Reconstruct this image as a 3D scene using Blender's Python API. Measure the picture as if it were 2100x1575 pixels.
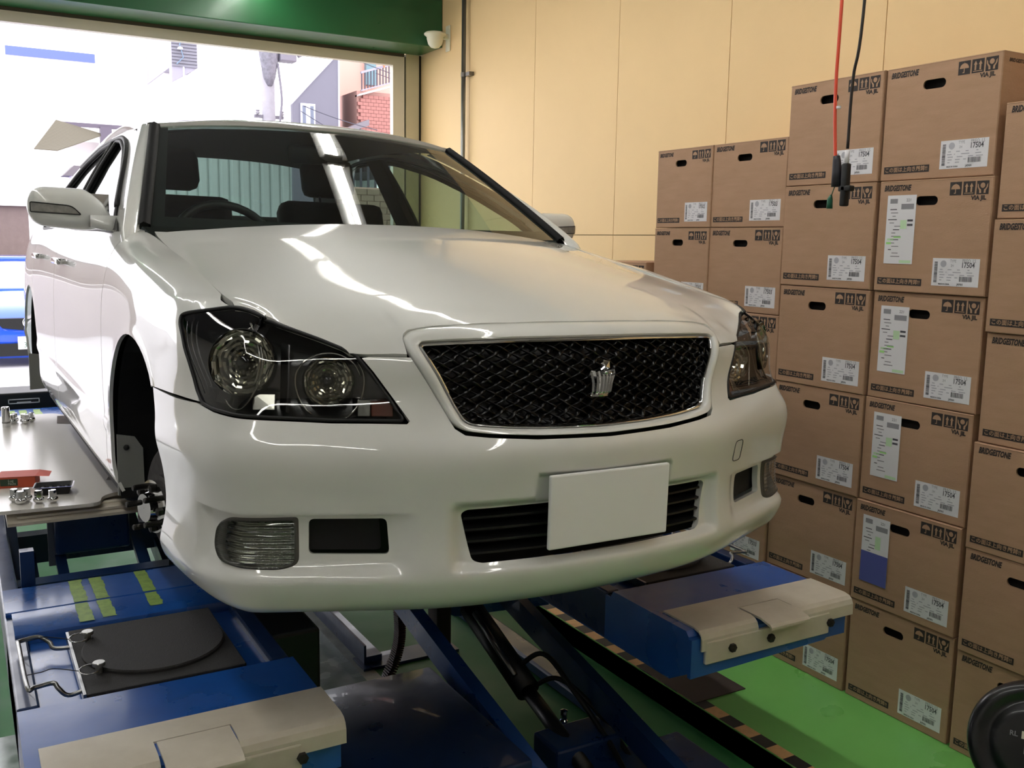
import bpy, bmesh, math, random
import numpy as np
from mathutils import Vector, Matrix, Euler
from mathutils.geometry import delaunay_2d_cdt
for o in list(bpy.data.objects): bpy.data.objects.remove(o, do_unlink=True)
SC=bpy.context.scene; COL=SC.collection
# ---------------------------------------------------------------- camera
F_PX=1979.147; YAW,PITCH,ROLL=[math.radians(a) for a in (29.97761,8.368625,0.941743)]
CAM=Vector((-1.254876,-1.770966,0.983041))
def cam_setup():
    cy,sy,cp,sp=math.cos(YAW),math.sin(YAW),math.cos(PITCH),math.sin(PITCH)
    f=Vector((sy*cp,cy*cp,-sp)); r=Vector((cy,-sy,0)); u=r.cross(f)
    cr,sr=math.cos(ROLL),math.sin(ROLL)
    r2=cr*r+sr*u; u2=-sr*r+cr*u
    m=Matrix((( r2.x,u2.x,-f.x,CAM.x),(r2.y,u2.y,-f.y,CAM.y),(r2.z,u2.z,-f.z,CAM.z),(0,0,0,1)))
    cd=bpy.data.cameras.new('camera'); co=bpy.data.objects.new('camera',cd); COL.objects.link(co)
    co.matrix_world=m; cd.sensor_width=36; cd.sensor_fit='HORIZONTAL'; cd.lens=F_PX*36/2100
    cd.clip_start=.05; cd.clip_end=300; SC.camera=co
cam_setup()
# ---------------------------------------------------------------- world, lights, exposure
W_STR=4.2; TUBE=24.0
vs=SC.view_settings; vs.view_transform='Standard'; vs.look='None'; vs.gamma=1; vs.exposure=0.0; vs.use_curve_mapping=False
wd=bpy.data.worlds.new('world'); SC.world=wd; wd.use_nodes=True
bg=wd.node_tree.nodes['Background']; bg.inputs[0].default_value=(.97,.96,1,1); bg.inputs[1].default_value=W_STR
# ---------------------------------------------------------------- materials
def lin(h):
    if isinstance(h,str): h=[int(h[i:i+2],16)/255 for i in (0,2,4)]
    return tuple([(c/12.92 if c<=.04045 else ((c+.055)/1.055)**2.4) for c in h])+(1,)
MATS={}
def mat(name,col,rough=.5,metal=0,coat=0,bump=0,bscale=30,var=0,vscale=4,spec=.5,emit=None,estr=0,var2=None,coatr=.03,noise_rough=0,stretch=None):
    if name in MATS: return MATS[name]
    m=bpy.data.materials.new(name); m.use_nodes=True; nt=m.node_tree; b=nt.nodes['Principled BSDF']
    c=lin(col); b.inputs['Base Color'].default_value=c; b.inputs['Roughness'].default_value=rough
    b.inputs['Metallic'].default_value=metal; b.inputs['Coat Weight'].default_value=coat; b.inputs['Coat Roughness'].default_value=coatr
    b.inputs['Specular IOR Level'].default_value=spec
    if emit: b.inputs['Emission Color'].default_value=lin(emit); b.inputs['Emission Strength'].default_value=estr
    if var or bump or noise_rough:
        tc=nt.nodes.new('ShaderNodeTexCoord'); mp=nt.nodes.new('ShaderNodeMapping'); nt.links.new(tc.outputs['Object'],mp.inputs[0])
        if stretch: mp.inputs['Scale'].default_value=stretch
    if var:
        n=nt.nodes.new('ShaderNodeTexNoise'); n.inputs['Scale'].default_value=vscale; n.inputs['Detail'].default_value=5; n.inputs['Roughness'].default_value=.6
        nt.links.new(mp.outputs[0],n.inputs['Vector'])
        r=nt.nodes.new('ShaderNodeValToRGB'); nt.links.new(n.outputs[0],r.inputs[0])
        r.color_ramp.elements[0].position=.32; r.color_ramp.elements[1].position=.68
        k=lin(var2) if var2 else tuple(v*(1-var) for v in c[:3])+(1,)
        r.color_ramp.elements[0].color=k; r.color_ramp.elements[1].color=c
        nt.links.new(r.outputs[0],b.inputs['Base Color'])
    if noise_rough:
        n=nt.nodes.new('ShaderNodeTexNoise'); n.inputs['Scale'].default_value=vscale*2.3; n.inputs['Detail'].default_value=6
        nt.links.new(mp.outputs[0],n.inputs['Vector']); mr=nt.nodes.new('ShaderNodeMapRange')
        mr.inputs[1].default_value=.3; mr.inputs[2].default_value=.7; mr.inputs[3].default_value=max(.02,rough-noise_rough); mr.inputs[4].default_value=rough+noise_rough
        nt.links.new(n.outputs[0],mr.inputs[0]); nt.links.new(mr.outputs[0],b.inputs['Roughness'])
    if bump:
        n=nt.nodes.new('ShaderNodeTexNoise'); n.inputs['Scale'].default_value=bscale; n.inputs['Detail'].default_value=4
        nt.links.new(mp.outputs[0],n.inputs['Vector']); bp=nt.nodes.new('ShaderNodeBump'); bp.inputs['Strength'].default_value=bump; bp.inputs['Distance'].default_value=.004
        nt.links.new(n.outputs[0],bp.inputs['Height']); nt.links.new(bp.outputs[0],b.inputs['Normal'])
    MATS[name]=m; return m
def glass(name,tint,ior=1.45,gl=1.0,rough=0.0):
    if name in MATS: return MATS[name]
    m=bpy.data.materials.new(name); m.use_nodes=True; nt=m.node_tree
    for n in list(nt.nodes):
        if n.type!='OUTPUT_MATERIAL': nt.nodes.remove(n)
    out=[n for n in nt.nodes if n.type=='OUTPUT_MATERIAL'][0]
    t=nt.nodes.new('ShaderNodeBsdfTransparent'); t.inputs[0].default_value=tuple(tint)+(1,)
    g=nt.nodes.new('ShaderNodeBsdfGlossy'); g.inputs['Roughness'].default_value=rough; g.inputs[0].default_value=(gl,gl,gl,1)
    # thin pane: Schlick reflectance from |cos|, the same on both faces
    ge=nt.nodes.new('ShaderNodeNewGeometry'); dt=nt.nodes.new('ShaderNodeVectorMath'); dt.operation='DOT_PRODUCT'
    nt.links.new(ge.outputs['Incoming'],dt.inputs[0]); nt.links.new(ge.outputs['Normal'],dt.inputs[1])
    def mth(op,a,b):
        k=nt.nodes.new('ShaderNodeMath'); k.operation=op
        for i,q in enumerate((a,b)):
            if q is None: continue
            if isinstance(q,(int,float)): k.inputs[i].default_value=q
            else: nt.links.new(q,k.inputs[i])
        return k.outputs[0]
    f0=1.3*((ior-1)/(ior+1))**2
    f_=mth('ADD',mth('MULTIPLY',mth('POWER',mth('SUBTRACT',1.0,mth('ABSOLUTE',dt.outputs['Value'],None)),5.0),1-f0),f0)
    mx=nt.nodes.new('ShaderNodeMixShader'); nt.links.new(f_,mx.inputs[0]); nt.links.new(t.outputs[0],mx.inputs[1]); nt.links.new(g.outputs[0],mx.inputs[2])
    nt.links.new(mx.outputs[0],out.inputs[0]); MATS[name]=m; return m
PAINT=mat('pearl_white_paint','dedfda',.38,0,1.0,spec=.4)
PLAST=mat('black_plastic','08080a',.5,bump=.1,bscale=200)
GAP=mat('gap_black','050505',.8)
RUBBER=mat('black_rubber','0a0a0b',.55)
CHROME=mat('chrome','d8d8d8',.06,1)
DCHROME=mat('dark_chrome','4a4b4d',.12,1)
STEEL=mat('brushed_steel','9a9a98',.3,1,var=.3,vscale=30)
CAST=mat('rough_iron','3b3836',.6,.6,var=.4,vscale=25,bump=.4,bscale=60)
BLUE=mat('blue_enamel','2157a6',.30,0,.35,var=.15,vscale=2.2,var2='1d4d96',noise_rough=.12,coatr=.12,bump=.15,bscale=12)
BLUED=mat('dark_blue_enamel','14305c',.35,0,.2,var=.15,vscale=4,noise_rough=.1)
CREAM=mat('cream_enamel','d2cabb',.42,0,.1,var=.1,vscale=5,var2='beb5a4',bump=.2,bscale=25)
CREAMP=mat('cream_platform','e6e2da',.26,0,.3,coatr=.15,bump=.02,bscale=30)
CARD=mat('corrugated_card','b08c70',.75,var=.08,vscale=6,var2='a78467',bump=.25,bscale=90,stretch=(1,1,6))
CARDIN=mat('card_edge','7d6146',.9)
INK=mat('black_ink','2a2320',.7); INKG=mat('grey_ink','8b8a90',.8)
PAPER=mat('white_label_paper','e4e2e6',.5)
MATT_B=mat('black_grit','2b2928',.7,bump=.8,bscale=500,var=.3,vscale=200)
# ---------------------------------------------------------------- helpers
def link(o,parent=None):
    COL.objects.link(o)
    if parent: o.parent=parent
    return o
def empty(name,loc=(0,0,0),rot=(0,0,0),label=None,cat=None,group=None,parent=None):
    o=bpy.data.objects.new(name,None); link(o,parent); o.location=loc; o.rotation_euler=rot; o.empty_display_size=.1
    return tag(o,label,cat,group)
def tag(o,label=None,cat=None,group=None,kind=None):
    if label: o['label']=label
    if cat: o['category']=cat
    if group: o['group']=group
    if kind: o['kind']=kind
    return o
def meshobj(name,V,Fc,mats,parent=None,mi=None,smooth=False,normals=None,auto=None):
    me=bpy.data.meshes.new(name); me.from_pydata([tuple(v) for v in V],[],[tuple(int(i) for i in f) for f in Fc])
    if not isinstance(mats,(list,tuple)): mats=[mats]
    for m in mats: me.materials.append(m)
    if mi is not None: me.polygons.foreach_set('material_index',[int(i) for i in mi])
    if smooth is not False:
        me.polygons.foreach_set('use_smooth',[bool(smooth)]*len(Fc) if smooth is True else [bool(s) for s in smooth])
    me.update()
    if normals is not None: me.normals_split_custom_set(normals)
    o=bpy.data.objects.new(name,me); link(o,parent); return o
def auto_smooth(o,ang=35):
    me=o.data; bm=bmesh.new(); bm.from_mesh(me)
    for f in bm.faces: f.smooth=True
    for e in bm.edges:
        if len(e.link_faces)==2 and e.calc_face_angle(0)>math.radians(ang): e.smooth=False
    bm.to_mesh(me); bm.free(); return o
class MB:
    def __init__(s): s.v=[]; s.f=[]; s.m=[]
    def add(s,V,Fc,m=0,M=None):
        b=len(s.v); s.v+= [tuple(M@Vector(v)) if M is not None else tuple(v) for v in V]
        s.f+=[tuple(i+b for i in f) for f in Fc]; s.m+=[m]*len(Fc); return s
    def box(s,a,b,m=0,M=None):
        x0,y0,z0=[min(p,q) for p,q in zip(a,b)]; x1,y1,z1=[max(p,q) for p,q in zip(a,b)]
        V=[(x0,y0,z0),(x1,y0,z0),(x1,y1,z0),(x0,y1,z0),(x0,y0,z1),(x1,y0,z1),(x1,y1,z1),(x0,y1,z1)]
        return s.add(V,[(0,3,2,1),(4,5,6,7),(0,1,5,4),(1,2,6,5),(2,3,7,6),(3,0,4,7)],m,M)
    def rbox(s,a,b,r,m=0,M=None,seg=2):
        bm=bmesh.new(); bmesh.ops.create_cube(bm,size=1)
        a=Vector(a);b=Vector(b);d=b-a;c=(a+b)/2
        for v in bm.verts: v.co=Vector((v.co.x*abs(d.x),v.co.y*abs(d.y),v.co.z*abs(d.z)))+c
        bmesh.ops.bevel(bm,geom=list(bm.edges),offset=r,segments=seg,affect='EDGES',profile=.5)
        bm.verts.ensure_lookup_table(); bm.verts.index_update()
        s.add([v.co.copy() for v in bm.verts],[[v.index for v in f.verts] for f in bm.faces],m,M); bm.free(); return s
    def prism(s,poly,h0,h1,axis='z',m=0,M=None):
        n=len(poly)
        def P(p,h): return {'z':(p[0],p[1],h),'y':(p[0],h,p[1]),'x':(h,p[0],p[1])}[axis]
        V=[P(p,h0) for p in poly]+[P(p,h1) for p in poly]
        F=[tuple(range(n))[::-1],tuple(range(n,2*n))]+[(i,(i+1)%n,(i+1)%n+n,i+n) for i in range(n)]
        return s.add(V,F,m,M)
    def tube(s,pts,r,n=10,m=0,M=None,closed=False,cap=True):
        pts=[Vector(p) for p in pts]; N=len(pts); V=[];F=[]
        rs=r if isinstance(r,(list,tuple)) else [r]*N
        up=None
        for i,p in enumerate(pts):
            t=(pts[(i+1)%N] if (closed or i<N-1) else p)-(pts[i-1] if (closed or i>0) else p)
            t.normalize()
            if up is None: up=Vector((0,0,1)) if abs(t.z)<.9 else Vector((1,0,0))
            a=up-t*up.dot(t)
            if a.length<1e-6: a=t.orthogonal()
            a.normalize(); b=t.cross(a); up=a
            for k in range(n):
                th=2*math.pi*k/n; V.append(p+(a*math.cos(th)+b*math.sin(th))*rs[i])
        for i in range(N if closed else N-1):
            j=(i+1)%N
            for k in range(n): F.append((i*n+k,i*n+(k+1)%n,j*n+(k+1)%n,j*n+k))
        if cap and not closed: F.append(tuple(range(n))[::-1]); F.append(tuple(range((N-1)*n,N*n)))
        return s.add(V,F,m,M)
    def lathe(s,prof,n=24,m=0,M=None,capped=True):
        # prof: (r,z) list around local z
        V=[];F=[]
        for r,z in prof:
            for k in range(n):
                th=2*math.pi*k/n; V.append((r*math.cos(th),r*math.sin(th),z))
        for i in range(len(prof)-1):
            for k in range(n): F.append((i*n+k,i*n+(k+1)%n,(i+1)*n+(k+1)%n,(i+1)*n+k))
        if capped: F.append(tuple(range(n))[::-1]); F.append(tuple(range((len(prof)-1)*n,len(prof)*n)))
        return s.add(V,F,m,M)
    def build(s,name,mats,parent=None,smooth=False,ang=None):
        o=meshobj(name,s.v,s.f,mats,parent,s.m,smooth)
        if ang: auto_smooth(o,ang)
        return o
def rot(ax,deg): return Matrix.Rotation(math.radians(deg),4,ax)
def tr(x,y,z): return Matrix.Translation((x,y,z))
def align(p,d):
    d=Vector(d).normalized(); return Matrix.Translation(p)@d.to_track_quat('Z','Y').to_matrix().to_4x4()
def copy_tree(o,parent=None):
    c=o.copy(); COL.objects.link(c); c.parent=parent
    for ch in list(o.children): copy_tree(ch,c)
    return c
def fillet(pts,rs,n=5):
    out=[];N=len(pts)
    for i,p in enumerate(pts):
        r=rs[i] if isinstance(rs,(list,tuple)) else rs
        p=np.array(p,float);a=np.array(pts[i-1],float);b=np.array(pts[(i+1)%N],float)
        u=a-p;v=b-p;lu=np.linalg.norm(u);lv=np.linalg.norm(v)
        if r<=0 or lu<1e-6 or lv<1e-6: out.append(tuple(p)); continue
        d=min(r,lu*.45,lv*.45); A=p+u/lu*d;B=p+v/lv*d
        for k in range(n+1):
            t=k/n; out.append(tuple((1-t)**2*A+2*t*(1-t)*p+t*t*B))
    return out
def crom(pts,n=6,closed=False):
    P=[np.array(p,float) for p in pts];N=len(P);out=[]
    for i in range(N if closed else N-1):
        p0=P[i-1] if (i>0 or closed) else 2*P[0]-P[1];p1=P[i];p2=P[(i+1)%N];p3=P[(i+2)%N] if (i+2<N or closed) else 2*P[-1]-P[-2]
        for k in range(n):
            t=k/n; out.append(tuple(.5*((2*p1)+(-p0+p2)*t+(2*p0-5*p1+4*p2-p3)*t*t+(-p0+3*p1-3*p2+p3)*t**3)))
    if not closed: out.append(tuple(P[-1]))
    return out
def inpoly(x,y,poly):
    poly=np.asarray(poly);n=len(poly);c=np.zeros(len(x),bool);j=n-1
    for i in range(n):
        xi,yi=poly[i];xj,yj=poly[j]
        m=((yi>y)!=(yj>y)); 
        if yi!=yj: c^=m&(x<(xj-xi)*(y-yi)/(yj-yi)+xi)
        j=i
    return c
def dens(poly,d):
    out=[];n=len(poly)
    for i in range(n):
        a=np.array(poly[i],float);b=np.array(poly[(i+1)%n],float);L=np.linalg.norm(b-a);k=max(1,int(math.ceil(L/d)))
        for t in range(k): out.append(tuple(a+(b-a)*t/k))
    return out
def distpoly(x,y,poly):
    poly=np.asarray(poly);d=np.full(len(x),1e9);n=len(poly)
    for i in range(n):
        a=poly[i];b=poly[(i+1)%n];ab=b-a;L=ab@ab+1e-12
        t=np.clip(((x-a[0])*ab[0]+(y-a[1])*ab[1])/L,0,1)
        d=np.minimum(d,np.hypot(x-a[0]-t*ab[0],y-a[1]-t*ab[1]))
    return d
def trim(name,f,outer,holes,step,mats,parent=None,ret=.012,edge=None,disp=None,flip=False,mirror=False,retm=0,shell=0.0):
    """surface f(u,v)->xyz trimmed by an outline with holes; edges return inwards by ret.  Analytic normals."""
    edge=edge or step*.6
    loops=[dens(outer,edge)]+[dens(h,edge) for h in holes]
    A=np.array(outer);u0,v0=A.min(0);u1,v1=A.max(0)
    gu=np.arange(u0+step*.5,u1,step);gv=np.arange(v0+step*.5,v1,step)
    U,Vv=np.meshgrid(gu,gv,indexing='ij');U=U.ravel();Vv=Vv.ravel()
    k=inpoly(U,Vv,loops[0])
    for h in loops[1:]: k&=~inpoly(U,Vv,h)
    U=U[k];Vv=Vv[k];d=distpoly(U,Vv,outer)
    for h in holes: d=np.minimum(d,distpoly(U,Vv,h))
    k=d>edge*.55;U=U[k];Vv=Vv[k]
    pts=[];edges=[]
    for L in loops:
        b=len(pts);pts+=L;edges+=[(b+i,b+(i+1)%len(L)) for i in range(len(L))]
    nb=len(pts);pts+=list(zip(U,Vv))
    ov,oe,of,_,_,_=delaunay_2d_cdt([Vector(p) for p in pts],edges,[],0,1e-7)
    ov=np.array([tuple(v) for v in ov]);T=np.array([t for t in of if len(t)==3])
    c=ov[T].mean(1);k=inpoly(c[:,0],c[:,1],loops[0])
    for h in loops[1:]: k&=~inpoly(c[:,0],c[:,1],h)
    T=T[k]
    def S(u,v):
        P=f(u,v)
        if disp is not None:
            e=1e-4;Pu=f(u+e,v)-f(u-e,v);Pv=f(u,v+e)-f(u,v-e);n=np.cross(Pu,Pv);n/=np.linalg.norm(n,axis=1)[:,None]
            if flip:n=-n
            P=P-n*disp(u,v)[:,None]
        return P
    u,v=ov[:,0],ov[:,1];P=S(u,v);e=4e-4
    Pu=S(u+e,v)-S(u-e,v);Pv=S(u,v+e)-S(u,v-e);n=np.cross(Pu,Pv);n/=(np.linalg.norm(n,axis=1)[:,None]+1e-12)
    if flip:n=-n
    # orient triangles to agree with n
    q=P[T];fn=np.cross(q[:,1]-q[:,0],q[:,2]-q[:,0]);bad=(fn*n[T[:,0]]).sum(1)<0;T[bad]=T[bad][:,::-1]
    V=[tuple(p) for p in P];Fc=[tuple(t) for t in T];N=[tuple(n[i]) for t in T for i in t];mi=[0]*len(T);sm=[True]*len(T)
    # border edges
    cnt={}
    for t in T:
        for a,b in ((t[0],t[1]),(t[1],t[2]),(t[2],t[0])): cnt[(a,b)]=1
    if ret:
        base=len(V);idm={}
        for (a,b) in list(cnt):
            if (b,a) not in cnt:
                for w in (a,b):
                    if w not in idm: idm[w]=len(V);V.append(tuple(P[w]-n[w]*ret))
                Fc.append((a,idm[a],idm[b],b));mi.append(retm);sm.append(False)
                pa,pb=P[a],P[b];nn=np.cross(pb-pa,-n[a]);nn=-nn/(np.linalg.norm(nn)+1e-12)
                fnn=np.cross(np.array(V[idm[a]])-pa,pb-pa);fnn/=np.linalg.norm(fnn)+1e-12
                N+=[tuple(fnn)]*4
    o=meshobj(name,V,Fc,mats,parent,mi,sm,N)
    return o
def mirror_x(o,name=None,parent=None):
    me=o.data.copy();n=len(me.vertices);co=np.empty(n*3);me.vertices.foreach_get('co',co);co=co.reshape(-1,3);co[:,0]*=-1
    Fc=[tuple(p.vertices)[::-1] for p in me.polygons];mi=[p.material_index for p in me.polygons];sm=[p.use_smooth for p in me.polygons]
    N=None
    if me.has_custom_normals:
        cn=np.array([tuple(c.vector) for c in me.corner_normals]);cn[:,0]*=-1;N=[]
        for p in me.polygons:
            r=[tuple(cn[i]) for i in p.loop_indices];N+=r[::-1]
    mats=list(me.materials);bpy.data.meshes.remove(me)
    return meshobj(name or o.name.split('.')[0],co,Fc,mats,parent if parent else o.parent,mi,sm,N)
# ================================================================ ROOM
ZF=-.70; XW=2.10; YB=5.59
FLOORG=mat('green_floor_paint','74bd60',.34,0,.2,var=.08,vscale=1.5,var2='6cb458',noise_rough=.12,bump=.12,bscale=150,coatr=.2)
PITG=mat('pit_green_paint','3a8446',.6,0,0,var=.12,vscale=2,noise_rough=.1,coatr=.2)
WALLM=mat('cream_wall_panel','ecca94',.6,var=.05,vscale=1.5,bump=.12,bscale=260)
def S_(o): o['kind']='structure'; return o
PX0,PX1,PY0,PY1,PZ=-1.26,1.03,-.6,5.2,-.79
mb=MB()
for a,b,m_ in (((-5,-5,ZF-.1),(PX0,YB+.1,ZF),1),((PX1,-1.5,ZF-.1),(XW,YB+.1,ZF),0),((PX0,-1.5,ZF-.1),(PX1,PY0,ZF),0),((PX0,-5,ZF-.1),(XW,-1.5,ZF),1),((PX0,PY1,ZF-.1),(PX1,YB+.1,ZF),0)): mb.box(a,b,m_)
S_(mb.build('floor',[FLOORG,mat('grey_concrete_floor','a6a7a4',.4,0,.15,var=.12,vscale=2,noise_rough=.1,coatr=.15)]))
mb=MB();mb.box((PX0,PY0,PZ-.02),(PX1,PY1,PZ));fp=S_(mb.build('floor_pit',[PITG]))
mb=MB()
for a,b in (((PX1,PY0,PZ),(PX1+.02,PY1,ZF-.003)),((PX0-.02,PY0,PZ),(PX0,PY1,ZF-.003)),((PX0,PY0-.02,PZ),(PX1,PY0,ZF-.003)),((PX0,PY1,PZ),(PX1,PY1+.02,ZF-.003))): mb.box(a,b)
S_(mb.build('trim_1',[mat('pit_kerb','0e1210',.7)]))
# worn concrete strip and white line in the pit
mb=MB();mb.box((-.30,1.55,PZ),(.10,3.1,PZ+.003));o=mb.build('concrete_patch',[mat('bare_concrete','9fb0a4',.22,0,.3,var=.35,vscale=5,noise_rough=.12,coatr=.1)],fp)
mb=MB();mb.box((-1.26,-.5,PZ),(-.98,1.9,PZ+.003));mb.build('concrete_patch',[mat('bare_concrete','9fb0a4')],fp)
mb=MB();mb.box((.10,1.25,PZ),(.165,3.3,PZ+.003));mb.build('painted_line',[mat('white_floor_paint','c8cdc0',.45,var=.3,vscale=12)],fp)
# hazard tape: separate dashes along the pit edge (right) and left
ty=mat('tape_tan','e0b078',.5,var=.2,vscale=30);tk=mat('tape_black','1c1a1c',.5)
hz=empty('hazard_tape',(1.06,0,ZF),label='black and tan striped hazard tape along the right edge of the lift pit',cat='tape')
for i in range(66):
    y=-.5+i*.078;mb=MB();sk=.018
    mb.add([(-.027,y,.0015),(.027,y+sk*0,.0015),(.027,y+.078,.0015),(-.027,y+.078,.0015)],[(0,1,2,3)]);o=mb.build('tape_stripe',[ty if i%2 else tk],hz)
hz2=empty('hazard_tape',(PX0-.03,0,ZF),label='black and tan striped hazard tape along the far left edge of the lift pit',cat='tape')
for i in range(66):
    y=-.5+i*.078;mb=MB();mb.add([(-.027,y,.0015),(.027,y,.0015),(.027,y+.078,.0015),(-.027,y+.078,.0015)],[(0,1,2,3)]);mb.build('tape_stripe',[ty if i%2 else tk],hz2)
mb=MB();mb.rbox((1.035,.80,ZF),(1.285,1.16,ZF+.004),.001);tag(mb.build('steel_cover_plate',[mat('dark_brown_steel','463c3a',.5,.3,var=.3,vscale=10)]),'flat dark brown steel plate lying on the green floor beside the tape','plate')
# right wall: 0.92 m panels with recessed joints ---------------------------------
wr=empty('wall_right',(XW,0,0));S_(wr)
mb=MB();mb.box((.012,-5,ZF),(.06,YB+.4,3.3));mb.build('wall_backing',[mat('joint_dark','8f7c55',.9)],wr)
ys=[2.89+.925*k for k in range(-9,4)]
for y0,y1 in zip(ys[:-1]+[ys[-1]],ys[1:]+[YB+.35]):
    for z0,z1 in ((ZF,1.033),(1.033,3.2)):
        mb=MB();g=.0022;mb.box((0,y0+g,z0+g),(.013,y1-g,z1-g));mb.build('wall_panel',[WALLM],wr)
# other walls
mb=MB();mb.box((-5.05,-5,ZF),(-5,YB+.4,3.3));S_(mb.build('wall_left',[mat('left_wall','c9c8c2',.7,bump=.1,bscale=200)]))
mb=MB();mb.box((-5,-5.05,ZF),(XW,-5,3.3));S_(mb.build('wall_front',[mat('front_wall','c2bfb8',.7,bump=.1,bscale=200)]))
mb=MB();mb.box((-5,-5,2.95),(XW,YB+.4,3.05));S_(mb.build('ceiling',[mat('ceiling_board','77787a',.8,bump=.1,bscale=100)]))
# back wall: header over the opening, green fascia box, door frame
mb=MB();mb.box((-5,YB+.02,2.62),(XW,YB+.35,3.0));S_(mb.build('wall_back',[mat('header','8f8a78',.7,bump=.1,bscale=100)]))
GREENB=mat('green_fascia_enamel','1f5a34',.32,0,.15,var=.1,vscale=2,coatr=.1,noise_rough=.05)
be=empty('trim_2',(0,5.195,2.449));S_(be)
mb=MB();mb.rbox((-5,0,0),(2.095,.395,.52),.006);mb.build('fascia_box',[GREENB],be)
mb=MB();mb.box((-5,-.004,.34),(2.09,0,.345));mb.box((.35,-.005,.30),(.356,0,.52));mb.build('fascia_seam',[mat('fascia_seam','173f26',.5)],be)
dr=empty('door_1',(0,YB,0));S_(dr)
CRF=mat('cream_frame','cfc4a6',.4,var=.08,vscale=3,bump=.05,bscale=80);CRF2=mat('pale_frame','ded6c6',.4,bump=.05,bscale=80)
mb=MB();mb.box((1.967,-.005,ZF),(2.078,.10,2.45));mb.build('door_jamb',[CRF],dr)
mb=MB();mb.box((1.953,.015,ZF),(1.967,.10,2.43));mb.build('shutter_guide_gap',[mat('guide_shadow','4a4338',.8)],dr)
mb=MB();mb.box((1.855,0,ZF),(1.953,.06,2.45));mb.build('shutter_guide',[CRF2],dr)
mb=MB();mb.box((-5,.0,2.355),(1.855,.06,2.425));mb.build('door_head',[CRF2],dr);
mb=MB();mb.box((-5,-.003,2.425),(1.95,.1,2.475));mb.build('head_shadow_gap',[mat('guide_shadow','4a4338',.8)],dr)
mb=MB();mb.box((2.078,.004,ZF),(2.0995,.3,2.45));mb.build('corner_gap',[mat('corner_dark','1c1812',.9)],dr)
mb=MB();mb.box((-5,.05,ZF),(-3.6,.2,2.45));S_(mb.build('wall_back_left',[CRF]))
bpy.data.objects['wall_back_left'].location=(0,YB,0)
# ceiling lamps: rows of bare-tube battens ------------------------------------
TUBEM=mat('lamp_tube','ffffff',.4,emit='fffdf8',estr=TUBE);LBODY=mat('lamp_body','e6e6e2',.4)
lamp0=None;lc=0
for x,lab in ((.63,'above the car'),(-1.9,'left of the car')):
    for k in range(7):
        y=-3.72+k*1.30  # rearmost batten of each row is added, unseen, as fill for the bumper
        if lamp0 is None:
            t=empty('ceiling_lamp',(x,y,2.72));mb=MB();mb.prism([(-.035,.06),(.035,.06),(.095,.016),(.093,.010),(-.093,.010),(-.095,.016)],0,1.23,'y');mb.build('lamp_body',[LBODY],t)
            for dx in (-.028,.028):
                mb=MB();mb.tube([(dx,.02,-.008),(dx,1.21,-.008)],.0135,10);mb.build('lamp_tube',[TUBEM],t,True)
            mb=MB();mb.box((-.06,0,-.02),(.06,.02,.03));mb.box((-.06,1.21,-.02),(.06,1.23,.03));mb.build('lamp_holder',[LBODY],t)
            mb=MB();mb.tube([(0,.2,.06),(0,.2,.23)],.006,6);mb.tube([(0,1.03,.06),(0,1.03,.23)],.006,6);mb.build('hanger_rod',[LBODY],t)
            lamp0=t
        else:
            t=copy_tree(lamp0);t.location=(x,y,2.72)
        tag(t,['added rearmost fill-light','second from the far end','third from the far end','middle','third nearest the door','second nearest the door','nearest the door'][k].capitalize()+' white fluorescent batten '+lab,'lamp','fluorescent battens '+lab)
# conduit pipe, bracket, sensor ------------------------------------------------
pp=empty('wall_conduit',(2.06,4.76,ZF),label='grey steel conduit pipe running up the cream wall behind the car',cat='pipe')
mb=MB();mb.tube([(0,0,.05),(0,0,3.6)],.0165,14);mb.build('pipe',[mat('galvanised_pipe','8a8a86',.35,.8,var=.25,vscale=20,stretch=(1,1,.3))],pp,True)
for z in (2.872,1.2):
    mb=MB();mb.tube([(.0,-.0,z),(.0,0,z+.03)],.020,14);mb.box((0,-.03,z+.004),(.04,-.022,z+.026));mb.box((.0,-.09,z+.002),(.04,-.02,z+.028));mb.build('pipe_bracket',[mat('galvanised_dull','75706a',.4,.7)],pp)
sn=empty('motion_sensor',(2.1,5.09,2.50),label='round white motion sensor on a bracket beside the green fascia',cat='sensor')
SW=mat('ivory_plastic','e2ddc4',.35)
mb=MB();mb.rbox((-.012,-.035,-.095),(0,.035,.095),.006);mb.rbox((-.05,-.02,-.01),(0,.02,.03),.008);mb.build('sensor_bracket',[SW],sn,ang=30)
mb=MB();mb.lathe([(.001,-.085),(.030,-.078),(.052,-.055),(.062,-.02),(.064,0),(.082,.012),(.083,.022),(.07,.032),(.001,.038)],32,M=tr(-.115,0,0),capped=False);mb.build('sensor_head',[SW],sn,True)
# ================================================================ CARTONS
def text_mesh(txt,size,name,al='LEFT',bold=0,shear=0,sx=1):
    c=bpy.data.curves.new(name,'FONT');c.body=txt;c.size=size;c.align_x=al;c.offset=bold;c.shear=shear;c.extrude=0;c.resolution_u=2
    o=bpy.data.objects.new(name,c);COL.objects.link(o);bpy.context.view_layer.update()
    me=bpy.data.meshes.new_from_object(o.evaluated_get(bpy.context.evaluated_depsgraph_get()));bpy.data.objects.remove(o);bpy.data.curves.remove(c)
    V=[(v.co.x*sx,v.co.y) for v in me.vertices];F=[tuple(p.vertices) for p in me.polygons];bpy.data.meshes.remove(me);return V,F
def put(mb,tm,u,v,m=0,d=.0008,w=None,ys=1.25):
    V,F=tm
    if w is not None and V:
        x0=min(p[0] for p in V);x1=max(p[0] for p in V);s=w/(x1-x0);V=[((p[0]-x0)*s,p[1]*s*ys) for p in V]
    # face plane: u to the right as seen = -Y, v up; outward = -X
    mb.add([(-d,-(u+x),v+y) for x,y in V],F,m)
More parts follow.
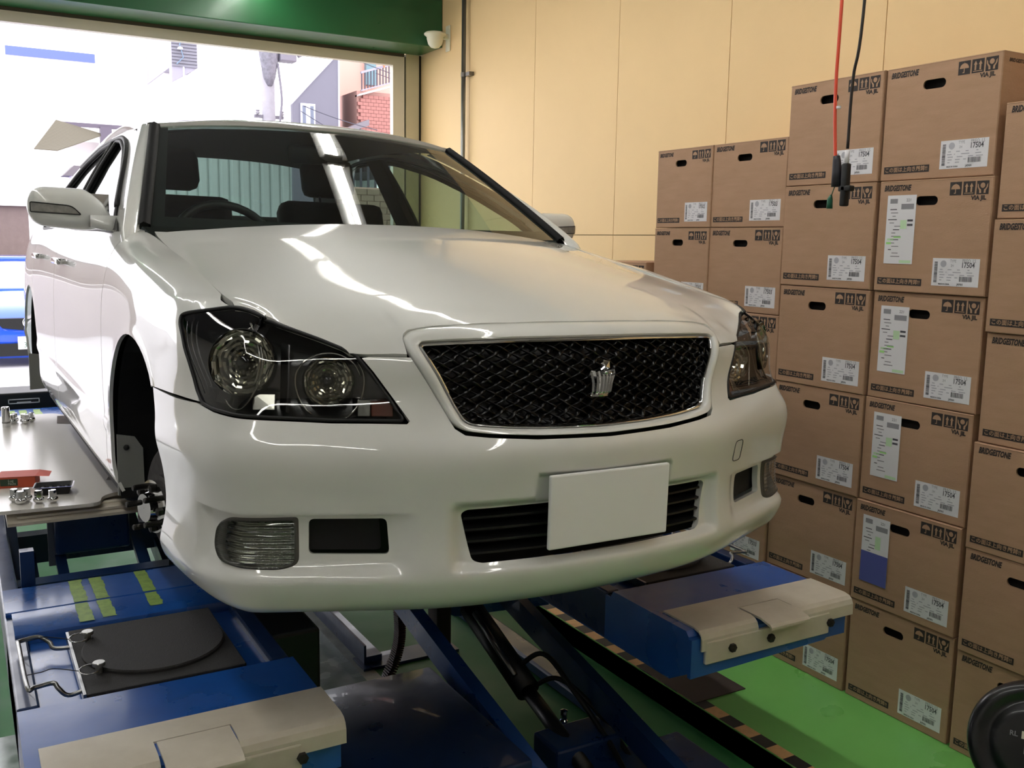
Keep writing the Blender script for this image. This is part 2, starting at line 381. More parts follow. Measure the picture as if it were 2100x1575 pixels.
def q2(mb,u0,v0,u1,v1,m,d=.0006): mb.add([(-d,-u0,v0),(-d,-u1,v0),(-d,-u1,v1),(-d,-u0,v1)],[(0,1,2,3)],m)
def carton_meshes(W,H,D,num):
    """local origin: front-face left-bottom corner; face lies in x=0, u=-y, body toward +x"""
    out={}
    # body with hand hole through the front board
    hu0,hu1=W*.345,W*.545;hz0,hz1=H*.775,H*.855;cx=(hu0+hu1)/2
    r=(hz1-hz0)/2;hole=[]
    for k in range(9): a=math.pi/2+math.pi*k/8;hole.append((hu0+r+r*math.cos(a),(hz0+hz1)/2+r*math.sin(a)))
    for k in range(9): a=-math.pi/2+math.pi*k/8;hole.append((hu1-r+r*math.cos(a),(hz0+hz1)/2+r*math.sin(a)))
    c=.003
    outer=[(c,c),(W-c,c),(W-c,H-c),(c,H-c)]
    pts=dens(outer,.2)+hole;no=len(dens(outer,.2));ed=[(i,(i+1)%no) for i in range(no)]+[(no+i,no+(i+1)%len(hole)) for i in range(len(hole))]
    ov,_,of,_,_,_=delaunay_2d_cdt([Vector(p) for p in pts],ed,[],0,1e-7);T=np.array([t for t in of]);ov=np.array([tuple(v) for v in ov]);cc=ov[T].mean(1)
    k=~inpoly(cc[:,0],cc[:,1],hole);T=T[k]
    mb=MB();mb.add([(0,-p[0],p[1]) for p in ov],[tuple(t)[::-1] for t in T])
    # chamfer + other faces
    A=[(0,-c,c),(0,-(W-c),c),(0,-(W-c),H-c),(0,-c,H-c)];B=[(c,0,0),(c,-W,0),(c,-W,H),(c,0,H)];Cc=[(D,0,0),(D,-W,0),(D,-W,H),(D,0,H)]
    mb.add(A+B+Cc,[(0,1,5,4),(1,2,6,5),(2,3,7,6),(3,0,4,7),(4,5,9,8),(5,6,10,9),(6,7,11,10),(7,4,8,11),(8,9,10,11)])
    hp=[(0,-p[0],p[1]) for p in hole]+[(.006,-p[0],p[1]) for p in hole];n=len(hole);mb.add(hp,[(i,(i+1)%n,(i+1)%n+n,i+n) for i in range(n)],1)
    mb.box((.03,-W+.02,.02),(.034,-.02,H-.02),2)
    # lid flap line near the top edge and bottom fold
    q2(mb,.0,H-.0045,W,H-.0035,1,.0003)
    out['carton_body']=mb,[CARD,CARDIN,mat('carton_inside','100c09',.9)]
    mb=MB();put(mb,text_mesh('BRIDGESTONE',.02,'t',bold=.0009,shear=.25),W*.045,H*.912,0,w=W*.255,ys=1.6);out['brand_lettering']=mb,[INK]
    mb=MB();s=.043*W/.436;g=.0055*W/.436;u=W*.965-3*s-2*g;z=H*.852
    for k in range(3):
        q2(mb,u+k*(s+g),z,u+k*(s+g)+s,z+s,0)
    def P2(pts,m=1): mb.add([(-.0012,-(a),b) for a,b in pts],[tuple(range(len(pts)))],m)
    # umbrella
    a0=u+s/2;zc=z+s*.45;P2([(a0+s*.38*math.cos(math.pi*t/10),zc+s*.38*math.sin(math.pi*t/10)) for t in range(11)]);P2([(a0-s*.03,z+s*.16),(a0+s*.03,z+s*.16),(a0+s*.03,zc),(a0-s*.03,zc)]);P2([(a0-s*.13,z+s*.12),(a0+s*.03,z+s*.12),(a0+s*.03,z+s*.18),(a0-s*.13,z+s*.18)]);P2([(a0-.01*s,z+s*.9),(a0+.01*s,z+s*.9),(a0+.01*s,z+s*.82),(a0-.01*s,z+s*.82)])
    a1=u+s+g
    P2([(a1+s*.12,z+s*.10),(a1+s*.88,z+s*.10),(a1+s*.88,z+s*.15),(a1+s*.12,z+s*.15)])
    for q in (.30,.70): P2([(a1+s*(q-.07),z+s*.20),(a1+s*(q+.07),z+s*.20),(a1+s*(q+.07),z+s*.6),(a1+s*(q-.07),z+s*.6)]);P2([(a1+s*(q-.15),z+s*.6),(a1+s*(q+.15),z+s*.6),(a1+s*q,z+s*.88)])
    a2=u+2*(s+g)+s/2
    P2([(a2+s*.2*math.cos(2*math.pi*t/10),z+s*.66+s*.2*math.sin(2*math.pi*t/10)) for t in range(10)])
    for d in (-1,1): P2([(a2+d*s*.10,z+s*.10),(a2+d*s*.26,z+s*.10),(a2+d*s*.27,z+s*.3),(a2+d*s*.42,z+s*.55),(a2+d*s*.42,z+s*.82),(a2+d*s*.34,z+s*.72),(a2+d*s*.30,z+s*.52),(a2+d*s*.12,z+s*.34)][::d])
    put(mb,text_mesh('VIA JIL',.012,'t',bold=.0006),u+2*s*.92,z-.0165*H/.384,0,w=W*.125,ys=1.0)
    out['handling_icons']=mb,[INK,CARD]
    mb=MB();q2(mb,W*.035,H*.062,W*.455,H*.125,0);put(mb,text_mesh('この面は上向き厳禁!!',.02,'t',bold=.0004),W*.05,H*.078,1,.0012,w=W*.39,ys=1.0);out['warning_strip']=mb,[INK,CARD]
    mb=MB();u0,u1=W*.545,W*.945;v0,v1=H*.075,H*.315;q2(mb,u0,v0,u1,v1,0,.0008)
    lw=u1-u0;lh=v1-v0
    L=lambda a,b:(u0+lw*a,v0+lh*b)
    def bar(a0_,b0,a1_,b1,m=2): p=L(a0_,b0);q=L(a1_,b1);q2(mb,p[0],p[1],q[0],q[1],m,.0013)
    rnd=random.Random(7)
    b=.12
    while b<.86:
        h=rnd.uniform(.008,.03);bar(.045,b,.115,min(.87,b+h),3);b+=h+rnd.uniform(.008,.02)
    p=L(.24,.80);mb.add([(-.0013,-(p[0]+lw*.065*math.cos(2*math.pi*t/16)),p[1]+lw*.065*math.sin(2*math.pi*t/16)) for t in range(16)],[tuple(range(16))],4)
    put(mb,text_mesh('TYPE',.01,'t'),*L(.38,.86),2,.0014,w=lw*.13);put(mb,text_mesh('PREO  LS',.01,'t'),*L(.64,.86),2,.0014,w=lw*.28);put(mb,text_mesh(num,.02,'t',bold=.0003),*L(.64,.68),3,.0014,w=lw*.26);put(mb,text_mesh('2H',.01,'t'),*L(.40,.70),2,.0014,w=lw*.06)
    for r,row in enumerate(([.17,.23,.34,.42,.54,.60,.76,.80],[.15,.25,.30,.32,.45,.62,.74,.86],[.17,.28,.36,.48,.60,.70,.76,.90],[.17,.26,.33,.43,.50,.56],[.17,.22,.33,.42])):
        for a,c2 in zip(row[::2],row[1::2]): bar(a,.58-r*.095,c2,.60-r*.095+.012,4)
    a=.60
    while a<.86:
        w_=rnd.uniform(.005,.014);bar(a,.18,a+w_,.36,3);a+=w_+rnd.uniform(.005,.011)
    put(mb,text_mesh('MADE IN CHINA',.01,'t',bold=.0003),*L(.16,.045),3,.0014,w=lw*.24);put(mb,text_mesh('JAPAN',.01,'t',bold=.0003),*L(.55,.045),3,.0014,w=lw*.13)
    out['part_label']=mb,[PAPER,PAPER,INKG,mat('label_ink','4a4950',.7),mat('pale_print','aeadb6',.8)]
    return {k:v for k,v in out.items()}
def carton_proto(W,H,D,num):
    return {k:(lambda o:(o.data,bpy.data.objects.remove(o))[0])(m.build(k,mt)) for k,(m,mt) in carton_meshes(W,H,D,num).items()}
def slip_mesh(blue=False):
    # delivery slip: origin top-left
    mb=MB();w,h=.118,.235 if not blue else .25
    q2(mb,0,-h,w,0,0,.0015)
    q2(mb,w*.10,-.028,w*.36,-.012,1,.002);put(mb,text_mesh('221',.014,'t'),w*.66,-.022,2,.002);q2(mb,w*.50,-.048,w*.93,-.030,1,.002)
    rnd=random.Random(3)
    for k in range(15):
        a=rnd.uniform(.06,.3);z=-.05-.0115*k;q2(mb,w*a,z,w*(a+rnd.uniform(.1,.35)),z+.003,1 if k%3 else 2,.002)
    if not blue:
        q2(mb,w*.50,-.115,w*.72,-.085,3,.002);q2(mb,w*.08,-.155,w*.30,-.148,3,.002);q2(mb,w*.05,-.168,w*.22,-.160,4,.002);q2(mb,w*.30,-.146,w*.55,-.140,4,.002);q2(mb,w*.55,-.232,w*.95,-.222,3,.002);q2(mb,w*.74,-.09,w*.93,-.083,2,.002);q2(mb,w*.74,-.105,w*.93,-.098,2,.002)
    else:
        q2(mb,w*.5,-.118,w*.7,-.07,3,.002)
        V=[(-.0022,0,-h),(-.0022,-w,-h),(-.0022,-w,-.135),(-.0022,0,-.135)];mb.add(V,[(0,1,2,3)],5)
    return mb
slipmats=[PAPER,INKG,mat('label_ink','4a4950',.7),mat('pale_green_print','c2dfb8',.7),mat('bright_green_print','a6e08a',.7),mat('blue_pocket','5d63a8',.25,0,.6)]
protos={}
def place_cartons():
    cols=[ # y of left edge (max y), width, heights, count, num, name
      (1.868,.376,.352,6,'17502','leftmost full-height'),
      (1.488,.432,.352,6,'17503','second'),
      (1.047,.436,.3833,6,'17504','third'),
      (.598,.434,.3833,6,'17504','fourth'),
      (.142,.436,.356,6,'17504','rightmost')]
    words=['bottom','second from the floor','third from the floor','third from the top','second from the top','top']
    rnd=random.Random(5)
    for ci,(y,W,H,n,num,nm) in enumerate(cols):
        key=(W,H,num)
        if key not in protos: protos[key]=carton_proto(W,H-.0025,.47,num)
        for k in range(n):
            c=empty('carton',(1.603+(.0 if ci!=4 else -.012)+rnd.uniform(-.006,.006),y+rnd.uniform(-.004,.004)+(.012 if (ci==3 and k==5) else 0),ZF+k*H),(0,0,math.radians(rnd.uniform(-.15,.15))))
            w2=['bottom','second from the bottom','third from the bottom','third from the top','second from the top','topmost'][k]
            extra=''
            if ci==3 and 1<=k<=4: extra=' with white slip' if k>1 else ' with blue-pocketed slip'
            tag(c,f'brown wheel carton{extra}, {w2} of the {nm} stack','carton','stacked brown wheel cartons')
            for nme,me in protos[key].items():
                o=bpy.data.objects.new(nme,me);link(o,c)
            if ci==3 and 1<=k<=4:
                o=slip_mesh(k==1).build('delivery_slip',slipmats,c);o.location=(0,-W*.085 if k!=2 else -W*.10,H*.865)
            if (ci,k)==(3,5) :
                tm=MB();V,F=text_mesh('BRIDGESTONE',.02,'t',bold=.0007,shear=.25);x0=min(p[0] for p in V);x1=max(p[0] for p in V);s=.10/(x1-x0)
                tm.add([(.03+(p[0]-x0)*s,-W-.0008,H*.915+p[1]*s) for p in V],F);tm.build('side_lettering',[INK],c)
    # low stack half hidden behind the bonnet
    key=(.436,.40,'17504b')
    protos[key]=carton_proto(.436,.397,.47,'17504')
    for k in range(4):
        c=empty('carton',(1.603,2.36,ZF+k*.40+.02*0));tag(c,'brown wheel carton behind the car bonnet, '+['bottom','second','third','top'][k]+' of the low stack','carton','stacked brown wheel cartons')
        for nme,me in protos[key].items(): link(bpy.data.objects.new(nme,me),c)
place_cartons()
def spl_coef(x,Y):
    # natural cubic spline second derivatives; Y (n,...)
    x=np.asarray(x,float);Y=np.asarray(Y,float);n=len(x);h=np.diff(x)
    A=np.zeros((n,n));B=np.zeros_like(Y)
    A[0,0]=A[-1,-1]=1
    for i in range(1,n-1):
        A[i,i-1]=h[i-1];A[i,i]=2*(h[i-1]+h[i]);A[i,i+1]=h[i]
        B[i]=6*((Y[i+1]-Y[i])/h[i]-(Y[i]-Y[i-1])/h[i-1])
    return np.linalg.solve(A,B.reshape(n,-1)).reshape(Y.shape)
def spl(x,Y,q):
    x=np.asarray(x,float);Y=np.asarray(Y,float);M=spl_coef(x,Y);q=np.asarray(q,float)
    i=np.clip(np.searchsorted(x,q)-1,0,len(x)-2);h=x[i+1]-x[i];a=(x[i+1]-q)/h;b=1-a
    sh=q.shape+(1,)*(Y.ndim-1);a_=a.reshape(sh);b_=b.reshape(sh);h_=h.reshape(sh)
    r=a_*Y[i]+b_*Y[i+1]+((a_**3-a_)*M[i]+(b_**3-b_)*M[i+1])*h_*h_/6
    # linear extrapolation outside
    return r
def spl2(xs,ys,T,qx,qy):
    """T[(ix),(iy),...]; evaluate tensor spline at paired qx,qy (1d arrays)"""
    xs=np.asarray(xs,float);ys=np.asarray(ys,float)
    wx=_w(xs,qx);wy=_w(ys,qy)
    return np.einsum('ni,nj,ij...->n...',wx,wy,T)
_cache={}
def _w(x,q):
    k=x.tobytes()
    if k not in _cache: _cache[k]=spl_coef(x,np.eye(len(x)))
    M=_cache[k];n=len(x);I=np.eye(n);q=np.asarray(q,float);qc=np.clip(q,x[0],x[-1])
    i=np.clip(np.searchsorted(x,qc)-1,0,n-2);h=(x[i+1]-x[i]);a=((x[i+1]-qc)/h);b=1-a
    w=a[:,None]*I[i]+b[:,None]*I[i+1]+((a**3-a)[:,None]*M[i]+(b**3-b)[:,None]*M[i+1])*(h*h/6)[:,None]
    # linear extrapolation
    d=(q-qc)
    if np.any(d!=0):
        dw=(I[i+1]-I[i])/h[:,None]+((-(3*a*a-1))[:,None]*M[i]+(3*b*b-1)[:,None]*M[i+1])*(h/6)[:,None]
        w=w+d[:,None]*dw
    return w
# ---- S1: front wrap surface -------------------------------------------------
BP=np.array([(0,-.035),(.10,-.032),(.2,-.022),(.35,.002),(.50,.054),(.62,.105),(.70,.140),(.76,.168),(.80,.200),(.825,.25),(.842,.33),(.853,.42),(.862,.54),(.868,.70)])
_seg=np.r_[0,np.cumsum(np.hypot(*np.diff(BP,axis=0).T))]
BPm=np.vstack([BP[:0:-1]*[-1,1],BP]);SS=np.r_[-_seg[:0:-1],_seg]
SMAX=_seg[-1]
ZR=np.array([.17,.185,.205,.23,.26,.30,.35,.40,.46,.51,.54,.56,.58,.60,.65,.70,.75,.78,.80,.82,.84])
def _row(*v): return v
OFF=np.array([
 [.075]*14,[.048]*14,[.022]*14,[.006]*14,[-.004]*14,[.0]*14,
 [.008]*14,[.008]*14,[.002]*14,[-.004]*14,[0]*14,
 [.012,.012,.012,.011,.009,.008,.008,.008,.009,.008,.006,.005,.004,.003],
 [.028,.028,.028,.027,.024,.022,.022,.022,.022,.018,.014,.01,.007,.005],
 [.042,.042,.042,.040,.037,.038,.037,.035,.034,.028,.02,.014,.01,.008],
 [.050,.050,.050,.050,.050,.054,.056,.052,.046,.035,.026,.018,.014,.012],
 [.060,.060,.061,.064,.066,.070,.074,.070,.062,.046,.031,.022,.018,.016],
 [.078,.078,.080,.085,.084,.084,.094,.092,.084,.062,.040,.028,.022,.02],
 [.105,.105,.107,.110,.104,.104,.118,.118,.108,.080,.052,.036,.028,.024],
 [.140,.140,.140,.140,.130,.130,.150,.152,.140,.106,.070,.046,.034,.028],
 [.190,.190,.190,.185,.175,.175,.205,.210,.195,.150,.100,.066,.044,.034],
 [.250,.250,.250,.245,.235,.235,.270,.275,.255,.205,.140,.095,.062,.042]])
OFF[13:]=np.array([[0.0414,0.0427,0.0424,0.0388,0.0374,0.0382,0.0374,0.0351,0.0322,0.0281,0.0209,0.0137,0.0099,0.0080],
 [0.0525,0.0546,0.0560,0.0562,0.0594,0.0620,0.0603,0.0561,0.0511,0.0441,0.0324,0.0210,0.0149,0.0130],
 [0.0545,0.0567,0.0581,0.0587,0.0639,0.0679,0.0660,0.0608,0.0545,0.0458,0.0320,0.0195,0.0157,0.0157],
 [0.0757,0.0774,0.0769,0.0749,0.0812,0.0876,0.0861,0.0799,0.0719,0.0607,0.0421,0.0247,0.0184,0.0200],
 [0.1095,0.1105,0.1079,0.1031,0.1105,0.1193,0.1184,0.1112,0.1014,0.0872,0.0627,0.0377,0.0235,0.0249],
 [0.1446,0.1450,0.1405,0.1334,0.1418,0.1530,0.1525,0.1444,0.1329,0.1158,0.0854,0.0525,0.0292,0.0297],
 [0.1919,0.1915,0.1848,0.1750,0.1849,0.1990,0.1992,0.1898,0.1761,0.1553,0.1170,0.0734,0.0371,0.0358],
 [0.2532,0.2518,0.2426,0.2297,0.2417,0.2594,0.2603,0.2494,0.2329,0.2073,0.1589,0.1014,0.0477,0.0437]])
OFF=np.hstack([OFF[:,:0:-1],OFF])
def S1b(s,z):
    s=np.asarray(s,float).ravel();z=np.asarray(z,float).ravel()
    W=_w(SS,s);p=W@BPm
    e=1e-3;t=(_w(SS,s+e)@BPm-_w(SS,s-e)@BPm);t/=np.linalg.norm(t,axis=1)[:,None]
    n=np.c_[-t[:,1],t[:,0]]
    d=np.einsum('ni,nj,ij->n',_w(ZR,z),W,OFF)
    q=p+n*d[:,None]
    return np.c_[q,z]
# ---- hood height ------------------------------------------------------------
HY=np.array([.05,.08,.11,.135,.16,.19,.23,.3,.4,.55,.75,1.0,1.2,1.35])
HW=np.array([0,.15,.3,.43,.52,.62,.70,.76])
HZ=np.array([[0.7600,0.7810,0.7976,0.8076,0.8173,0.8285,0.8423,0.8639,0.8905,0.9246,0.9643,1.0081,1.0376,1.0548],
 [0.7550,0.7770,0.7961,0.8065,0.8163,0.8273,0.8408,0.8619,0.8880,0.9219,0.9617,1.0057,1.0352,1.0525],
 [0.7400,0.7650,0.7814,0.7956,0.8075,0.8198,0.8340,0.8549,0.8800,0.9129,0.9527,0.9974,1.0278,1.0461],
 [0.6900,0.7120,0.7380,0.7667,0.7849,0.8019,0.8194,0.8425,0.8675,0.8990,0.9379,0.9840,1.0167,1.0376],
 [0.6650,0.6800,0.7030,0.7250,0.7590,0.7814,0.8033,0.8297,0.8557,0.8862,0.9240,0.9709,1.0061,1.0297],
 [0.6600,0.6680,0.6840,0.7050,0.7280,0.7535,0.7807,0.8121,0.8405,0.8707,0.9069,0.9535,0.9910,1.0180],
 [0.6550,0.6620,0.6750,0.6920,0.7120,0.7330,0.7621,0.7967,0.8283,0.8600,0.8948,0.9388,0.9760,1.0046],
 [0.6500,0.6550,0.6650,0.6800,0.7000,0.7243,0.7510,0.7860,0.8205,0.8554,0.8895,0.9287,0.9629,0.9908]])
HWm=np.r_[-HW[:0:-1],HW];HZm=np.vstack([HZ[:0:-1],HZ])
def Hb0(w,y):
    w=np.asarray(w,float).ravel();y=np.asarray(y,float).ravel()
    z=np.einsum('ni,nj,ij->n',_w(HWm,w),_w(HY,y),HZm)
    return np.c_[w,y,z]
# ================================================================ CAR
CAR=empty('car',(0,0,0),label='white four-door saloon with smoked headlights raised on the blue lift, front wheels off',cat='car')
CAR.rotation_mode='YXZ'; CAR.rotation_euler=(math.radians(.12385),math.radians(.83506),math.radians(.99571))
LENS=glass('smoked_lens',(.80,.80,.78),1.5)
WGLASS=glass('green_glass',(.55,.66,.60),1.5)
TGLASS=glass('tinted_glass',(.36,.42,.40),1.5)
DARKIN=mat('dark_interior','16130f',.8)
def sstep(x,a,b):
    t=np.clip((x-a)/(b-a),0,1);return t*t*(3-2*t)
def sb(x,a,b,wa,wb): return sstep(x,a,a+wa)*(1-sstep(x,b-wb,b))
def bdisp(u,v):
    s=np.abs(u)
    d=.015*(1-sstep(s,.178,.190))*sb(v,.30,.480,.03,.008)
    d=np.maximum(d,.024*(1-sstep(s,.352,.392))*sb(v,.268,.428,.030,.022))
    d=np.maximum(d,.017*sb(s,.44,.985,.07,.06)*sb(v,.262,.407,.045,.006))
    return d
HLO=[(.483,.600),(.554,.601),(.635,.601),(.715,.604),(.825,.608),(.930,.613),(.983,.620),(1.016,.645),(1.047,.704),(1.090,.753),(1.127,.780),(1.137,.797),(1.117,.803),(1.088,.808),(1.056,.813),(1.031,.818),(1.012,.821),(.993,.821),(.969,.8185),(.940,.8145),(.888,.806),(.830,.800),(.769,.7945),(.711,.778),(.660,.762),(.618,.747),(.587,.734),(.555,.698),(.514,.643)]
HLO=[tuple(q) for q in HLO]
SURR=[(0,.800),(.20,.799),(.343,.796),(.436,.790),(.466,.784),(.483,.769),(.474,.745),(.440,.694),(.402,.633),(.378,.594),(.355,.579),(.300,.572),(.187,.564),(0,.560)]
CHRO=[(0,.768),(.20,.767),(.36,.764),(.44,.760),(.4465,.752),(.407,.694),(.369,.628),(.348,.596),(.326,.587),(.242,.579),(.124,.574),(0,.572)]
def sym(L): return [tuple(p) for p in L]+[(-a,b) for a,b in L[::-1] if a!=0]
def sarc(y): return float(np.interp(y,BP[:,1],_seg))
arch=[]
for z in np.linspace(.175,.612,14): arch.append((sarc(.905-math.sqrt(max(0,.365**2-(z-.35)**2))),z))
half=[(0,.175)]+arch+[(1.12,.613),(1.01,.617)]+[(.983,.614),(.930,.607),(.825,.602),(.715,.598),(.635,.595),(.554,.595),(.478,.594),(.472,.600),(.508,.646),(.549,.700),(.574,.728),(.560,.731),(.470,.731),(.437,.683),(.399,.624),(.374,.584),(.352,.571),(.298,.565),(.187,.557),(0,.553)]
DUCT=fillet([(.519,.393),(.681,.393),(.681,.322),(.512,.320)],.012)
FOG=fillet([(.702,.397),(.862,.394),(.912,.372),(.918,.330),(.890,.301),(.811,.293),(.735,.291),(.700,.302)],[.008,.02,.03,.03,.03,.02,.02,.015])
INT=fillet([(.0,.407),(.343,.404),(.356,.396),(.330,.300),(.31,.292),(.0,.292)],[0,.01,.01,.015,.015,0])
holes=[DUCT,[(-a,b) for a,b in DUCT[::-1]],FOG,[(-a,b) for a,b in FOG[::-1]],[p for p in INT]+[(-a,b) for a,b in INT[::-1] if a!=0]]
bumper=trim('front_bumper',S1b,sym(half),holes,.011,[PAINT,PLAST],CAR,ret=.016,disp=bdisp)
# hood -----------------------------------------------------------------
_cb=[S1b([a],[b])[0] for a,b in [(0,.801),(.20,.800),(.343,.797),(.420,.791),(.455,.785),(.485,.768),(.478,.740),(.52,.738),(.56,.738),(.587,.738),(.618,.7505),(.660,.7655),(.711,.7815),(.769,.7975),(.860,.8085),(.94,.8178),(.993,.8235),(1.012,.8235)]]
_cw=np.array([q[0] for q in _cb]);_cy=np.array([q[1] for q in _cb]);_ce=np.array([q[2] for q in _cb])-Hb0(_cw,_cy)[:,2]

_cg=np.linspace(0,.8,161);_cE=np.convolve(np.pad(np.interp(_cg,_cw,_ce),3,'edge'),np.ones(7)/7,'valid');_cY=np.interp(_cg,_cw,_cy)
def Hb(w,y):
    P=Hb0(w,y);aw=np.abs(P[:,0]);e=np.interp(aw,_cg,_cE);yb=np.interp(aw,_cg,_cY)
    P[:,2]+=e*np.exp(-(np.clip(P[:,1]-yb,0,9)/.075)**2);return P
def onH(q):   # (s,z) on the nose -> (w,y)
    P=S1b([q[0]],[q[1]])[0]; return (P[0],P[1])
seam=[(.733,.395),(.735,.53),(.735,.69),(.735,.92),(.735,1.10),(.733,1.20),(.728,1.27)]
hl_top=[onH(q) for q in [(1.012,.8245),(.993,.8245),(.969,.822),(.94,.818),(.888,.8095),(.83,.8035),(.769,.798),(.711,.7815),(.660,.7655),(.618,.7505)]]
def yz(w,z):  # y on hood for height z
    y=np.linspace(.05,.5,900);P=Hb(np.full(900,w),y);return (w,float(y[np.abs(P[:,2]-z).argmin()]))
hfront=[yz(.552,.738),yz(.50,.737),yz(.443,.738),yz(.442,.750),yz(.442,.768),yz(.437,.778),yz(.424,.7865),yz(.39,.7920),yz(.31,.7975),yz(.18,.8005),yz(0,.802)]
hrear=[(.70,1.235),(.6,1.195),(.45,1.16),(.3,1.14),(.15,1.125),(0,1.12)]
hh=[(0,1.12)]+hrear[::-1][1:]+seam[::-1]+hl_top+hfront
hood=trim('hood',Hb,sym(hh),[],.016,[PAINT],CAR,ret=.014,edge=.009)
# fender / doors --------------------------------------------------------
FYS=np.array([.30,.45,.65,.85,1.05,1.30,1.6,2.2,3.0,3.8,4.4,4.78])
FT=[
[(.722,.808),(.762,.800),(.786,.785),(.800,.765),(.808,.742),(.812,.71),(.816,.62),(.835,.50),(.83,.36),(.83,.24),(.82,.19)],
[(.733,.838),(.775,.833),(.803,.812),(.820,.788),(.829,.76),(.8345,.72),(.842,.62),(.860,.50),(.848,.36),(.86,.24),(.84,.19)],
[(.733,.877),(.778,.872),(.812,.854),(.832,.822),(.843,.785),(.850,.72),(.857,.62),(.870,.50),(.862,.36),(.868,.24),(.85,.19)],
[(.733,.912),(.785,.907),(.822,.890),(.843,.855),(.855,.81),(.861,.74),(.866,.63),(.870,.5),(.866,.36),(.862,.24),(.84,.18)],
[(.733,.941),(.79,.936),(.830,.918),(.851,.880),(.861,.83),(.866,.75),(.868,.63),(.868,.5),(.863,.36),(.852,.24),(.83,.18)],
[(.750,.985),(.795,.972),(.826,.944),(.850,.900),(.862,.84),(.868,.75),(.869,.63),(.868,.5),(.862,.36),(.850,.24),(.82,.18)],
[(.790,.992),(.806,.982),(.826,.955),(.848,.905),(.862,.84),(.870,.75),(.872,.63),(.872,.5),(.866,.36),(.853,.24),(.82,.18)],
[(.792,.998),(.808,.988),(.829,.960),(.851,.905),(.865,.84),(.873,.75),(.875,.63),(.875,.5),(.869,.36),(.856,.24),(.82,.18)],
[(.790,1.005),(.808,.995),(.829,.965),(.851,.910),(.865,.84),(.873,.75),(.875,.63),(.875,.5),(.869,.36),(.856,.24),(.82,.18)],
[(.770,1.015),(.792,1.003),(.817,.970),(.842,.915),(.858,.84),(.868,.75),(.872,.63),(.872,.5),(.866,.36),(.850,.24),(.82,.18)],
[(.730,1.01),(.755,.998),(.785,.965),(.812,.910),(.828,.84),(.838,.75),(.845,.63),(.848,.5),(.842,.36),(.82,.24),(.80,.18)],
[(.64,1.00),(.67,.985),(.70,.95),(.725,.90),(.74,.84),(.75,.75),(.757,.63),(.76,.5),(.755,.36),(.74,.24),(.72,.18)]]
FT=np.array(FT)
_r=FT[3];FK=np.r_[0,np.cumsum(np.hypot(*np.diff(_r,axis=0).T))]
def arch_flare(y,z,cy,cz,R):
    d=np.hypot(y-cy,z-cz)-R
    return .003*np.exp(-(np.clip(d,0,1)/.022)**2)
_wy=np.linspace(.28,.68,41);_wz=np.linspace(.56,.84,29);_ss=np.linspace(.62,SMAX,500);_WT=np.zeros((41,29))
for _j,_z in enumerate(_wz):
    _P=S1b(_ss,np.full(500,_z));_o=np.argsort(_P[:,1]);_WT[:,_j]=np.interp(_wy,_P[_o,1],_P[_o,0])
def W1(y,z):
    a=np.clip((y-.28)/.01,0,39.999);b=np.clip((z-.56)/.01,0,27.999);i=a.astype(int);j=b.astype(int);a=a-i;b=b-j
    return _WT[i,j]*(1-a)*(1-b)+_WT[i+1,j]*a*(1-b)+_WT[i,j+1]*(1-a)*b+_WT[i+1,j+1]*a*b
def Fb(y,t):
    y=np.asarray(y,float).ravel();t=np.asarray(t,float).ravel()
    P=np.einsum('ni,nj,ijk->nk',_w(FYS,y),_w(FK,t),FT)
    w=P[:,0]+arch_flare(y,P[:,1],.905,.35,.365)+arch_flare(y,P[:,1],3.76,.35,.355)
    # thin moulding ridge along the doors
    b=1-sstep(y,.45,.66);z_=P[:,1];ok=sstep(z_,.59,.62)*(1-sstep(z_,.825,.845));w=w*(1-b*ok)+W1(y,z_)*b*ok
    w=w+.006*np.exp(-((P[:,1]-.405-.012*(y-1.3))/.022)**4)*(y>1.30)
    return np.c_[w,y,P[:,1]]
def t_of(y,z):
    t=np.linspace(0,FK[-1],1200);P=np.einsum('i,nj,ijk->nk',_w(FYS,[y])[0],_w(FK,t),FT);return (y,float(t[np.abs(P[:,1]-z).argmin()]))
fr=[t_of(.655,.616),t_of(.56,.618),t_of(.45,.621)]
for s_,z_ in ((1.0,.6215),(1.021,.645),(1.052,.703),(1.095,.752),(1.133,.779),(1.143,.797),(1.120,.8075),(1.088,.812),(1.056,.8167),(1.032,.8215)):
    P_=S1b([s_],[z_])[0];fr.append(t_of(float(P_[1]),float(P_[2])))
fr.append((.385,.004))
archp=lambda cy,cz,R,a0,a1,n: [t_of(cy-R*math.cos(math.radians(a)),cz+R*math.sin(math.radians(a))) for a in np.linspace(a0,a1,n)]
fpoly=fr[::1]+[(.6,.002),(.9,.002),(1.10,.002),(1.19,.002),(1.27,.004),(1.295,.03)]+[t_of(y_,z) for y_,z in ((1.297,.93),(1.305,.88),(1.35,.80),(1.366,.7),(1.366,.5),(1.366,.35),(1.366,.21))]+[t_of(1.25,.21)]+archp(.905,.35,.365,180+22,46,26)
fend=trim('front_fender',Fb,fpoly,[],.013,[PAINT],CAR,ret=.010,flip=True)
door_w=[]
def doorpoly(y0,y1,zb=.215,extra=None):
    top=[(y,.0) for y in np.linspace(y0,y1,8)]
    P=top+[t_of(y1,z) for z in (.95,.88,.75,.6,.45,.3)]
    P+= extra if extra else [t_of(y1,zb)]
    P+=[t_of(1.371,zb)]+[t_of(y_,z) for y_,z in ((1.371,.3),(1.371,.45),(1.371,.6),(1.371,.7),(1.355,.80),(1.310,.88),(1.302,.95))]
    return P
front_door=trim('front_door',Fb,doorpoly(1.300,2.600),[],.03,[PAINT],CAR,ret=.012,edge=.02,flip=True)
